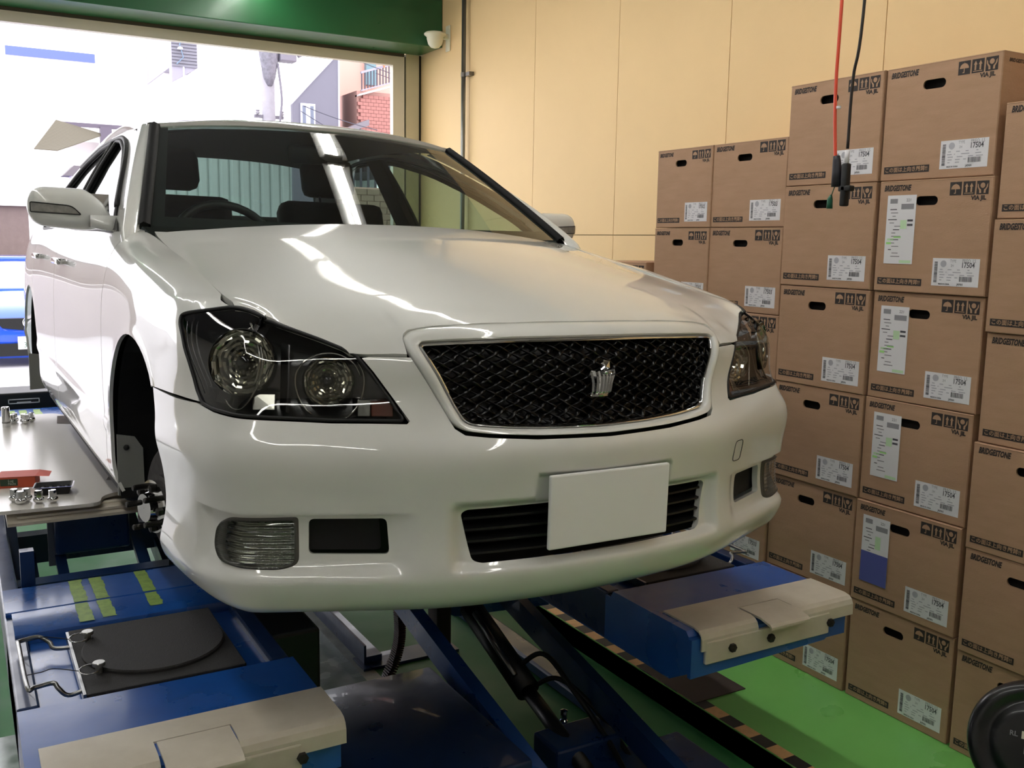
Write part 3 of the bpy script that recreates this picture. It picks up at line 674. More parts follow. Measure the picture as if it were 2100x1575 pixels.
rp=[(y,.0) for y in np.linspace(2.606,3.62,6)]+[t_of(3.62,z) for z in (.95,.88,.8,.75)]+archp(3.76,.35,.355,110,180+20,16)[0:]+[t_of(3.41,.215),t_of(2.606,.215)]+[t_of(2.606,z) for z in (.3,.45,.6,.75,.88,.95)]
rp=[(y,.0) for y in np.linspace(2.606,3.62,6)]+[t_of(3.62,z) for z in (.95,.88,.8,.75)]+[t_of(3.76+.355*math.cos(math.radians(a)),.35+.355*math.sin(math.radians(a))) for a in np.linspace(113,202,16)]+[t_of(2.606,.215)]+[t_of(2.606,z) for z in (.3,.45,.6,.75,.88,.95)]
rear_door=trim('rear_door',Fb,rp,[],.03,[PAINT],CAR,ret=.012,edge=.02,flip=True)
qp=[(y,.0) for y in np.linspace(3.626,4.75,8)]+[t_of(4.75,z) for z in (.9,.7,.5,.3)]+[t_of(4.15,.215)]+[t_of(3.76+.355*math.cos(math.radians(a)),.35+.355*math.sin(math.radians(a))) for a in np.linspace(-20,112,22)]+[t_of(3.626,z) for z in (.75,.85,.95)]
quarter=trim('rear_quarter_panel',Fb,qp,[],.03,[PAINT],CAR,ret=.012,edge=.02,flip=True)
for o in (fend,front_door,rear_door,quarter): mirror_x(o)
# sill / rear panel -----------------------------------------------------
mb=MB(); mb.rbox((-.83,1.27,.17),(.83,3.42,.235),.02,0,seg=3); mb.build('underbody_pan',[mat('underbody','161616',.8)],CAR)
mb=MB(); mb.rbox((-.70,4.70,.25),(.70,4.86,1.0),.06,0,seg=3); mb.build('rear_bumper',[PAINT],CAR,True)
# trunk lid
def Tb(w,y):
    w=np.asarray(w,float).ravel();y=np.asarray(y,float).ravel()
    z=1.045-.05*((y-4.0)/.8)-.04*(w/.75)**2; return np.c_[w,y,z]
trim('boot_lid',Tb,[(-.76,3.95),(.76,3.95),(.70,4.78),(-.70,4.78)],[],.05,[PAINT],CAR)
# windscreen ------------------------------------------------------------
def WS(a,b):
    a=np.asarray(a,float).ravel();b=np.asarray(b,float).ravel();s=np.abs(a)
    B=np.c_[.735*a,1.15+.17*s**2.3,.985+.015*s];T=np.c_[.572*a,1.885+.095*s**2.3,1.398-.026*s**2]
    P=B*(1-b)[:,None]+T*b[:,None];P[:,2]+=.03*b*(1-b);P[:,1]-=.02*b*(1-b);return P
def gridmesh(name,f,us,vs_,mats,parent,flip=False,off=0):
    U,Vv=np.meshgrid(us,vs_,indexing='ij');U=U.ravel();Vv=Vv.ravel();P=f(U,Vv);e=1e-3
    n=np.cross(f(U+e,Vv)-f(U-e,Vv),f(U,Vv+e)-f(U,Vv-e));n/=np.linalg.norm(n,axis=1)[:,None]+1e-12
    if flip:n=-n
    P=P+n*off;nv=len(vs_);Fc=[];
    for i in range(len(us)-1):
        for j in range(nv-1):
            q=(i*nv+j,(i+1)*nv+j,(i+1)*nv+j+1,i*nv+j+1);Fc.append(q[::-1] if flip else q)
    N=[tuple(n[i]) for q in Fc for i in q]
    return meshobj(name,P,Fc,mats,parent,None,True,N)
ws=gridmesh('windscreen',WS,np.linspace(-1,1,61),np.linspace(0,1,31),[WGLASS],CAR)
fr_=MB()
def strip(f,u0,u1,v0,v1,nu,nv,off):
    U,Vv=np.meshgrid(np.linspace(u0,u1,nu),np.linspace(v0,v1,nv),indexing='ij');P=f(U.ravel(),Vv.ravel());P[:,2]-=off;P[:,1]+=off*.5
    return P,[(i*nv+j,(i+1)*nv+j,(i+1)*nv+j+1,i*nv+j+1) for i in range(nu-1) for j in range(nv-1)]
for a in ((-1,1,0,.085,41,3),(-1,1,.965,1,41,2),(-1,-.945,.085,.965,3,21),(.945,1,.085,.965,3,21)): fr_.add(*strip(WS,*a,.004))
fr_.build('windscreen_border',[GAP],CAR)
# black moulding beside the glass
Gc=lambda b,sg: WS([sg*1.0],[b])[0]
seamyz=[(1.306,.959),(1.36,1.0),(1.414,1.032),(1.53,1.096),(1.776,1.203),(2.056,1.31),(2.207,1.36)]
def S3(y,z): return np.array([.805-.40*(z-.98)-.35*(z-.98)**2,y,z])
def S3a(y,z):
    y=np.asarray(y,float).ravel();z=np.asarray(z,float).ravel();return np.c_[.805-.40*(z-.98)-.35*(z-.98)**2,y,z]
for sg in (1,-1):
    mb=MB();V=[];n=25
    for i in range(n):
        b=i/(n-1)*.975;p=Gc(b,1);q=p+np.array([.028,.004,-.002]);m_=p+np.array([.016,-.008,.012])
        for k in (p+np.array([-.006,0,-.006]),p+np.array([-.004,-.006,.004]),m_,q+np.array([.002,0,.004]),q+np.array([.0,.006,-.012])): V.append((k[0]*sg,k[1],k[2]))
    F=[(i*5+k,(i+1)*5+k,(i+1)*5+k+1,i*5+k+1) for i in range(n-1) for k in range(4)]
    mb.add(V,F);mb.build('screen_moulding',[mat('matte_black_moulding','070708',.7,spec=.25)],CAR,True)
    # A pillar skin from moulding to door seam
    ss=crom(seamyz,5);L=np.r_[0,np.cumsum([math.dist(ss[i],ss[i+1]) for i in range(len(ss)-1)])];L/=L[-1]
    V=[];n=31;m=9;low=None
    for i in range(n):
        b=max(0,i-1)/(n-2);p=Gc(b,1)+np.array([.026,.006,-.004]);k=np.interp(b,L,range(len(ss)));k0=int(min(k,len(ss)-2));a=k-k0
        y=ss[k0][0]*(1-a)+ss[k0+1][0]*a;z=ss[k0][1]*(1-a)+ss[k0+1][1]*a;q=S3(y,z)+np.array([.004,0,0])
        for j in range(m):
            t=j/(m-1);r=p*(1-t)+q*t;
            if i==0: r=r+np.array([.004,-.055,-.055])
            bul=.028*4*t*(1-t)*(1-.35*b);r=r+np.array([.62,-.45,.55])*bul;V.append((r[0]*sg,r[1],r[2]))
    F=[(i*m+j,(i+1)*m+j,(i+1)*m+j+1,i*m+j+1) for i in range(n-1) for j in range(m-1)]
    mb=MB();mb.add(V,F);mb.build('windscreen_pillar',[PAINT],CAR,True)
# cowl corner filler between hood, fender and pillar
# side upper frame ------------------------------------------------------
ssd=crom(seamyz,5)
outl=[(1.315,.955)]+[(y+.010,z-.002) for y,z in ssd]+[(2.35,1.385),(2.6,1.402),(3.0,1.395),(3.35,1.350),(3.75,1.21),(4.05,1.05),(4.12,.98),(3.5,.965),(2.2,.955)]
winf=fillet([(1.50,.985),(1.67,1.082),(1.943,1.195),(2.209,1.284),(2.511,1.346),(2.68,1.360),(2.62,.985)],[.02,.05,.1,.1,.1,.03,.01])
winr=fillet([(2.72,.985),(2.78,1.362),(3.05,1.352),(3.30,1.300),(3.62,1.14),(3.70,1.04),(3.66,.99)],[.01,.03,.05,.08,.08,.03,.02])
for sg in (1,-1):
    f=(lambda y,z,sg=sg: S3a(y,z)*np.array([sg,1,1]))
    trim('side_window_frame',f,outl,[winf,winr],.03,[PAINT,PLAST],CAR,ret=.03,edge=.02,flip=(sg>0)^True^True if False else (sg<0),retm=1)
    for nm,w in (('front_side_window',winf),('rear_side_window',winr)):
        g=(lambda y,z,sg=sg: (S3a(y,z)-np.array([.012,0,0]))*np.array([sg,1,1]))
        trim(nm,g,w,[],.1,[WGLASS if nm[0]=='f' else TGLASS],CAR,ret=0,edge=.06,flip=(sg<0))
    # black seal band around each window, standing proud inside the frame
    for w in (winf,winr):
        W=dens(w,.03);mb=MB();pts=[]
        for y,z in W: q=S3(y,z);pts.append((sg*(q[0]+.001),y,z))
        mb.tube(pts,.009,6,closed=True);mb.build('window_seal',[RUBBER],CAR,True)
    mb=MB();pts=[(sg*(S3(y,z)[0]+.012),y,z-.012) for y,z in crom([(1.62,1.075),(1.94,1.222),(2.209,1.312),(2.511,1.372),(2.8,1.385),(3.1,1.372),(3.4,1.30)],5)]
    mb.tube(pts,.010,6);mb.build('rain_visor',[PLAST],CAR,True)
    # B pillar black applique
    mb=MB();V=[];
    for y0,y1,z in ((2.63,2.71,.99),(2.69,2.77,1.362)):
        for y in (y0,y1): V.append((sg*(S3(y,z)[0]+.003),y,z))
    mb.add(V,[(0,1,3,2)]);mb.build('pillar_trim',[PLAST],CAR)
# roof --------------------------------------------------------------------
RY=np.array([1.80,1.885,1.98,2.2,2.6,3.0,3.45]);RZC=np.array([1.368,1.407,1.420,1.438,1.452,1.445,1.405]);RZE=np.array([1.34,1.357,1.373,1.396,1.414,1.406,1.362]);RWE=np.array([.56,.568,.574,.582,.585,.580,.560])
def Rb(a,y):
    a=np.asarray(a,float).ravel();y=np.asarray(y,float).ravel();w=_w(RY,y)
    zc=w@RZC;ze=w@RZE;we=w@RWE;s=np.abs(a)/.58;return np.c_[a*we/.58,y,zc-(zc-ze)*s**2.4]
rf=[(a,1.856+.095*(abs(a)/.58)**2.3) for a in np.linspace(-.58,.58,31)]+[(.575,2.5),(.57,3.0),(.56,3.40),(0,3.45),(-.56,3.40),(-.57,3.0),(-.575,2.5)]
trim('roof',Rb,rf,[],.04,[PAINT],CAR,ret=.02,edge=.02)
for sg in (1,-1):
    V=[];n=16
    for i in range(n):
        y=2.0+(3.4-2.0)*i/(n-1);p=Rb([.578*sg],[y])[0];q=S3(y,float(np.interp(y,[2.0,2.2,2.6,3.0,3.4],[1.352,1.372,1.40,1.392,1.345])));q=np.array([sg*(q[0]+.004),y,q[2]])
        for t in np.linspace(0,1,6):
            r=p*(1-t)+q*t+np.array([sg*.010,0,.010])*4*t*(1-t);V.append(tuple(r))
    mb=MB();mb.add(V,[(i*6+j,(i+1)*6+j,(i+1)*6+j+1,i*6+j+1) for i in range(n-1) for j in range(5)]);mb.build('roof_rail',[PAINT],CAR,True)
# rear screen
def RW(a,b):
    a=np.asarray(a,float).ravel();b=np.asarray(b,float).ravel()
    B=np.c_[.66*a,4.0-.10*np.abs(a)**2,1.045+0*a];T=np.c_[.55*a,3.44-.05*a*a,1.395-.035*a*a];P=B*(1-b)[:,None]+T*b[:,None];P[:,2]+=.05*b*(1-b);return P
gridmesh('rear_screen',RW,np.linspace(-1,1,21),np.linspace(0,1,9),[TGLASS],CAR,True)
# interior ------------------------------------------------------------------
mb=MB();mb.prism([(1.2,.93),(1.62,1.0),(1.72,.97),(1.74,.6),(1.2,.5)],-.70,.70,'x');mb.build('dashboard',[DARKIN],CAR)
mb=MB();mb.prism([(1.30,.25),(1.3,.7),(4.0,.9),(4.0,.25)][::1],-.66,.66,'x') if False else mb.box((-.78,1.3,.28),(.78,4.0,.55));mb.build('cabin_floor',[DARKIN],CAR)
def seat(x,y,w=.26,back=.56,lab=None,hr=True):
    mb=MB();mb.rbox((x-w,y-.30,.55),(x+w,y+.25,.70),.05);mb.rbox((-w,-.06,0),(w,.08,back),.05,M=tr(x,y+.25,.62)@rot('X',-18));s=mb.build('seat',[DARKIN],CAR,True)
    if hr:
        h=MB();h.rbox((-.13,-.05,back+.03),(.13,.06,back+.22),.045,M=tr(x,y+.25,.62)@rot('X',-18));h.tube([(-.05,0,back-.02),(-.05,0,back+.08)],.006,6,M=tr(x,y+.25,.62)@rot('X',-18));h.build('headrest',[DARKIN],s,True)
seat(-.37,2.35);seat(.37,2.35);seat(0,3.35,.62,.50,hr=False)
# steering wheel (right-hand drive: image left)
mb=MB();Mw=tr(-.37,1.84,.93)@rot('X',62)
mb.tube([(.185*math.cos(t),.185*math.sin(t),0) for t in np.linspace(0,2*math.pi,37)[:-1]],.016,10,M=Mw,closed=True);mb.rbox((-.07,-.06,-.03),(.07,.06,.02),.02,M=Mw);mb.rbox((-.17,-.02,-.01),(.17,.02,.005),.004,M=Mw);mb.build('steering_wheel',[mat('leather_black','141312',.35)],CAR,True)
mb=MB();mb.rbox((-.11,0,-.035),(.11,.02,.035),.015,M=tr(0,1.93,1.30));mb.tube([(0,1.94,1.32),(0,1.93,1.38)],.01,8);mb.build('rear_view_mirror',[PLAST],CAR,True)
def RL(a,y):
    P=Rb(a,y);P[:,2]-=.035;return P
trim('headlining',RL,[(-.55,1.96),(.55,1.96),(.55,3.4),(-.55,3.4)],[],.08,[mat('headlining','3a3835',.9)],CAR,ret=0,flip=True)
for sg in (1,-1):   # inner door cards and dark B/C pillars
    mb=MB();mb.box((sg*.76,1.5,.4),(sg*.785,3.7,.955));mb.build('door_card',[DARKIN],CAR)
    for (ya,yb,za,zb) in ((2.58,2.74,.98,1.36),(3.62,4.0,.98,1.30)):
        V=[]
        for z in (za,zb):
            for y in (ya,yb): V.append((sg*(S3(y,z)[0]-.03),y-(0 if za==z else (.0 if ya<3 else .35)),z));
        V2=[(v[0]-sg*.03,v[1],v[2]) for v in V]
        mb=MB();mb.add(V+V2,[(0,1,3,2),(4,6,7,5),(0,2,6,4),(1,5,7,3)]);mb.build('pillar_lining',[DARKIN],CAR)
# wheel housings, bay -------------------------------------------------------------
for sg in (1,-1):
    mb=MB();V=[];n=19
    for i in range(n):
        a=math.radians(-25+230*i/(n-1))
        for x in (.845,.50): V.append((sg*x,.905+.372*math.cos(a),.35+.372*math.sin(a)))
    mb.add(V,[(2*i,2*i+2,2*i+3,2*i+1) for i in range(n-1)]);mb.box((sg*.50,.5,.1),(sg*.49,1.3,.75));mb.build('wheel_arch_liner',[mat('felt_black','060606',.95)],CAR)
    mb=MB();V=[];n=15
    for i in range(n):
        a=math.radians(-10+200*i/(n-1))
        for x in (.845,.45): V.append((sg*x,3.76+.36*math.cos(a),.35+.36*math.sin(a)))
    mb.add(V,[(2*i,2*i+2,2*i+3,2*i+1) for i in range(n-1)]);mb.build('rear_arch_liner',[mat('felt_black','060606',.95)],CAR)
    # plastic splash panel at the foot of the arch
    sp=MB();sp.prism([(-.850,.20),(-.775,.205),(-.778,.34),(-.80,.375),(-.850,.385)] if True else [],1.252,1.262,'y',M=Matrix.Scale(-sg,4,(1,0,0)))
    spo=sp.build('splash_panel',[mat('grey_plastic','8c8c88',.5)],CAR)
    b_=MB();b_.lathe([(.001,0),(.009,0),(.007,.006),(.001,.008)],10,M=align((sg*.825,1.25,.345),(0,-1,0)));b_.build('clip',[PLAST],spo)
    # rear wheel
    mf=MB();mf.prism([(-.865,.12),(-.70,.13),(-.70,.30),(-.865,.32)],4.07,4.078,'y',M=Matrix.Scale(-sg,4,(1,0,0)));mf.build('mud_flap',[mat('grey_plastic','8c8c88',.5)],CAR)
    w=MB();Mx=tr(sg*.80,3.75,.315)@rot('Y',90*sg)
    w.lathe([(.001,-.25),(.05,-.25),(.05,-.06),(.15,-.055),(.152,-.03),(.08,-.028),(.075,.01),(.001,.01)],32,M=Mx,capped=False);w.build('rear_brake_disc',[CAST],CAR,ang=30)
    # front hub, disc, studs
    h=MB();Mh=tr(sg*.745,.925,.250)@rot('Z',-16*sg)@rot('Y',90*sg)
    h.lathe([(.001,-.16),(.04,-.16),(.04,-.03),(.07,-.02),(.155,-.015),(.158,-.008),(.158,.010),(.155,.014),(.085,.014),(.083,.055),(.001,.055)],40,M=Mh,capped=False);hub=h.build('brake_disc',[CAST],CAR,ang=30)
    h=MB();h.lathe([(.001,.055),(.070,.055),(.072,.075),(.05,.078),(.042,.080),(.038,.10),(.001,.10)],32,M=Mh,capped=False);h.build('wheel_hub',[CHROME],hub,ang=30)
    for k in range(5):
        a=2*math.pi*k/5+.3;s_=MB();s_.lathe([(.008,.075),(.008,.118),(.0066,.122),(.001,.122)],10,M=Mh@tr(.057*math.cos(a),.057*math.sin(a),0));s_.build('wheel_stud',[mat('dark_steel','383634',.4,.8)],hub)
        s_=MB();s_.lathe([(.011,.078),(.011,.092),(.001,.094)],6,M=Mh@tr(.057*math.cos(a+.63),.057*math.sin(a+.63),0));s_.build('hub_nut',[mat('dark_steel','383634',.4,.8)],hub)
    h=MB();h.rbox((-.16,-.09,-.05),(.0,.05,.03),.015,M=Mh@rot('Z',90) );h.build('brake_caliper',[CAST],hub,ang=30)
    sh=MB();V=[]
    pl=[(.88,.10),(.85,.16),(.835,.30),(.845,.36),(.87,.385),(.885,.41),(.90,.40),(.92,.32),(.92,.12)]
    sh.prism([(y-.01,z-.02) for y,z in pl],sg*.70,sg*.704,'x');sh.build('dust_shield',[mat('zinc_plate','6e6c68',.45,.6,var=.3,vscale=20)],hub)
# engine bay blocker behind grille and intakes
mb=MB();mb.box((-.62,.30,.22),(.62,.34,.78));mb.build('radiator',[mat('radiator_black','08080a',.7)],CAR)
# ---------------------------------------------------------------- grille
def Sg(s,z):
    P=S1b(s,z);return P
gr=empty('grille',parent=CAR)
def ring(name,outer,inner,f_off_o,f_off_i,mats,parent,n=240,prof=None):
    """sweep a band between two outlines on the nose surface, with cross profile"""
    def res(L,n):
        L=np.array(L+[L[0]],float);d=np.r_[0,np.cumsum(np.hypot(*np.diff(L,axis=0).T))];q=np.linspace(0,d[-1],n+1)[:-1];return np.c_[np.interp(q,d,L[:,0]),np.interp(q,d,L[:,1])]
    return res(outer,n),res(inner,n)
surr_o=fillet(sym(SURR),.018,4);chro_o=fillet(sym(CHRO),.010,4)
def ringmesh(name,loops,mats,parent):
    # loops: list of (outline pts Nx2, depth) sampled radially about common param by angle matching
    n=len(loops[0][0]);V=[];F=[]
    for L,d in loops:
        P=S1b(L[:,0],L[:,1]);P[:,1]+=d;V+=[tuple(p) for p in P]
    for k in range(len(loops)-1):
        for i in range(n):
            j=(i+1)%n;F.append((k*n+i,k*n+j,(k+1)*n+j,(k+1)*n+i))
    mb=MB();mb.add(V,F);o=mb.build(name,mats,parent);auto_smooth(o,50);return o
def resamp(L,n,anchors=None):
    L=np.array(list(L)+[L[0]],float);d=np.r_[0,np.cumsum(np.hypot(*np.diff(L,axis=0).T))];q=np.linspace(0,d[-1],n+1)[:-1];return np.c_[np.interp(q,d,L[:,0]),np.interp(q,d,L[:,1])]
def inset_to(Lo,Li_poly):
    """for each pt of Lo nearest pt on Li outline"""
    Li=resamp(Li_poly,1500);out=[]
    for p in Lo:
        out.append(Li[np.hypot(Li[:,0]-p[0],Li[:,1]-p[1]).argmin()])
    return np.array(out)
Lc=resamp(chro_o,420);Ls=[]
So=resamp(surr_o,3000)
def segres(L,ks):
    L=np.array(L,float);d=np.r_[0,np.cumsum(np.hypot(*np.diff(L,axis=0).T))];out=[]
    return lambda a,b,n:[np.array([np.interp(q,d,L[:,0]),np.interp(q,d,L[:,1])]) for q in np.linspace(d[a],d[b],n,endpoint=False)]
def halfring(L,ks,ns):
    f=segres(L,ks);out=[]
    for (a,b),n in zip(zip(ks[:-1],ks[1:]),ns): out+=f(a,b,n)
    out.append(np.array(L[ks[-1]],float));return out
hs_=halfring(SURR,[0,4,5,8,10,13],[70,12,60,16,60]);hc_=halfring(CHRO,[0,3,4,6,8,11],[70,12,60,16,60])
def fullr(h): h=np.array(h);m=h[::-1][1:-1]*[-1,1];return np.vstack([h,m])
Ls=fullr(hs_);Lc=fullr(hc_)
k=np.array([1,2,3,2,1])/9.
def smo(L,n):
    for _ in range(n): L=np.c_[np.convolve(np.r_[L[-2:,0],L[:,0],L[:2,0]],k,'valid'),np.convolve(np.r_[L[-2:,1],L[:,1],L[:2,1]],k,'valid')]
    return L
Ls=smo(Ls,3);Lc=smo(Lc,2)
t=np.roll(Lc,-2,0)-np.roll(Lc,2,0);t/=np.linalg.norm(t,axis=1)[:,None];nn=np.c_[-t[:,1],t[:,0]]
ctr=np.array([0,.68]);nn*=np.sign(((Lc-ctr)*nn).sum(1).sum())
mixp=lambda a:Ls*(1-a)+Lc*a
ringmesh('grille_surround',[(Ls,.022),(Ls,.004),(mixp(.06),-.002),(mixp(.2),-.0055),(mixp(.5),-.006),(mixp(.8),.000),(mixp(.93),.008),(Lc,.016)],[PAINT],gr)
ins=lambda a:Lc-nn*a
ringmesh('grille_chrome_frame',[(Lc,.016),(ins(.001),.009),(ins(.003),.006),(ins(.006),.008),(ins(.008),.016),(ins(.008),.040)],[CHROME],gr)
gb=MB();Li=ins(.004);P=S1b(Li[:,0],Li[:,1]);P[:,1]+=.042;V=[tuple(p) for p in P]
step=.02
def gback(s,z):
    P=S1b(s,z);P[:,1]+=.040;return P
trim('grille_backing',gback,[tuple(q) for q in resamp([tuple(p) for p in ins(.003)],90)],[],.03,[mat('grille_black','030305',.5)],gr,ret=0)
# woven mesh: two families of wavy glossy blades, one object per blade
gm=mat('gloss_black_mesh','030304',.28,0,.05,spec=.28)
inner=[tuple(q) for q in resamp([tuple(p) for p in ins(.006)],160)]
def blade(pts2):
    V=[];F=[]
    for i,(s,z,d) in enumerate(pts2):
        P=S1b([s],[z])[0];V.append(P)
    return V
blades=0
pitch=.0315
for fam in (0,1):
    dirv=np.array([math.cos(math.radians(-27 if fam==0 else 27)),math.sin(math.radians(-27 if fam==0 else 27))]);nv=np.array([-dirv[1],dirv[0]])
    for kk in range(-22,23):
        c=np.array([0,.67])+nv*kk*pitch*.62
        L=np.arange(-.55,.55,.0045);pp=c+dirv*L[:,None]
        ok=inpoly(pp[:,0],pp[:,1],inner);
        if ok.sum()<5: continue
        seg=[];segs=[]
        for i in range(len(L)):
            if ok[i]: seg.append(i)
            elif seg: segs.append(seg);seg=[]
        if seg: segs.append(seg)
        mb=MB()
        for sgm in segs:
            if len(sgm)<4: continue
            q=pp[sgm];P=S1b(q[:,0],q[:,1])
            ph=(L[sgm]/(pitch*.62*2/math.sin(math.radians(54)))*2*math.pi+kk*math.pi+(0 if fam==0 else math.pi))
            dz=.0042*np.sin(ph);wd_=.0030+.0016*np.cos(ph)
            V=[]
            for i in range(len(P)):
                y=P[i,1]+.020+dz[i];n3=np.array([nv[0],0,nv[1]])
                V+= [tuple(np.array([P[i,0],y+.010,P[i,2]])-n3*wd_[i]*1.2),tuple(np.array([P[i,0],y,P[i,2]])-n3*wd_[i]*.4),tuple(np.array([P[i,0],y,P[i,2]])+n3*wd_[i]*.4),tuple(np.array([P[i,0],y+.010,P[i,2]])+n3*wd_[i]*1.2)]
            mb.add(V,[(4*i+j,4*i+4+j,4*i+5+j,4*i+1+j) for i in range(len(P)-1) for j in range(3)])
        if mb.v:
            mb.build('grille_blade',[gm],gr,True);blades+=1
# crown-shaped chrome badge
bd=MB();by=float(S1b([0],[.675])[0,1])-.004
BX=.76;BZ=lambda z:.634+(z-.640)*.724
def crown():
    # (half width, z) rows; facets modulated in x
    rows=[(.032,.640,.006),(.033,.646,.016),(.0325,.650,.012),(.034,.654,.018),(.036,.660,.020),(.038,.690,.024),(.044,.712,.026),(.047,.722,.022)]
    n=15;V=[];F=[]
    for hw,z,d in rows:
        for i in range(n):
            t=-1+2*i/(n-1);rib=(.004 if i%2==0 else -.003) if z>.655 else 0
            zz=z+((.008*abs(math.cos(t*math.pi*2.5))) if z>.72 else 0)
            V.append((hw*t,by+.012-d*math.sqrt(max(0,1-.75*t*t))-rib,zz))
    for r in range(len(rows)-1):
        for i in range(n-1): F.append((r*n+i,r*n+i+1,(r+1)*n+i+1,(r+1)*n+i))
    return V,F
V,Fq=crown();V=[(x*BX,y,BZ(z)) for x,y,z in V];bd.add(V,Fq)
bd.add([(-.047,by-.004,.722),(-.030,by-.016,.734),(-.014,by-.016,.720),(0,by-.018,.727),(.014,by-.016,.720),(.030,by-.016,.734),(.047,by-.004,.722),(0,by+.01,.722)],[(0,1,7),(1,2,7),(2,3,7),(3,4,7),(4,5,7),(5,6,7)])
bd.add([(-.012,by-.008,.730),(.012,by-.008,.730),(-.016,by-.010,.752),(.016,by-.010,.752),(-.007,by-.022,.744),(.009,by-.020,.738),(0,by-.004,.762),(-.012,by-.015,.757),(.010,by-.016,.760)],[(0,1,5),(0,5,4),(0,4,2),(1,3,5),(4,5,8),(4,8,7),(4,7,2),(5,3,8),(2,7,6),(8,3,6),(7,8,6)])
bd.v[len(V):]=[(x*BX,y,BZ(z)) for x,y,z in bd.v[len(V):]]
o=bd.build('crown_badge',[CHROME],gr)
# ---------------------------------------------------------------- lower openings
for nm,h,dep in (('air_duct',DUCT,.035),):
    for sg in (1,-1):
        def fd(s,z,sg=sg):
            P=S1b(np.asarray(s)*sg,z);P[:,1]+=dep+.008;return P
        trim(nm,fd,h,[],.03,[GAP],CAR,ret=0,flip=(sg<0))
hb=holes[-1]
def fi(s,z):
    P=S1b(s,z);P[:,1]+=.075;return P
lg=trim('lower_grille',fi,[(-.40,.27),(.40,.27),(.40,.43),(-.40,.43)],[],.04,[GAP],CAR,ret=0)
for k in range(4):
    z=.308+.026*k;mb=MB();V=[];ss_=np.linspace(-.34,.34,25);P=S1b(ss_,np.full(25,z));
    for i in range(25):
        x,y=P[i,0],P[i,1]+.030
        V+=[(x,y,z+.001),(x,y,z-.004),(x,y+.045,z-.004),(x,y+.045,z+.006)]
    mb.add(V,[(4*i+j,4*i+4+j,4*i+4+(j+1)%4,4*i+(j+1)%4) for i in range(24) for j in range(4)]);mb.build('grille_slat',[PLAST],lg)
# plate blank
pt=MB();pt.rbox((-.166,-.012,0),(.166,0,.168),.004);npo=pt.build('number_plate',[mat('plate_white','f4f4f4',.5,emit=None)],CAR);npo.location=(0,float(S1b([0],[.39])[0,1])-.006,.312);npo['label']='blank white number plate'
# tow hook cover outline
hk=MB();pts=[(a,b) for a,b in fillet([(.448,.496),(.492,.496),(.492,.442),(.448,.442)],.012,4)];hp=[]
for s,z in pts: P=S1b([s],[z])[0];hp.append((P[0],P[1]-.0008,P[2]))
hk.tube(hp,.0009,4,closed=True);hk.build('tow_hook_cover',[GAP],CAR)
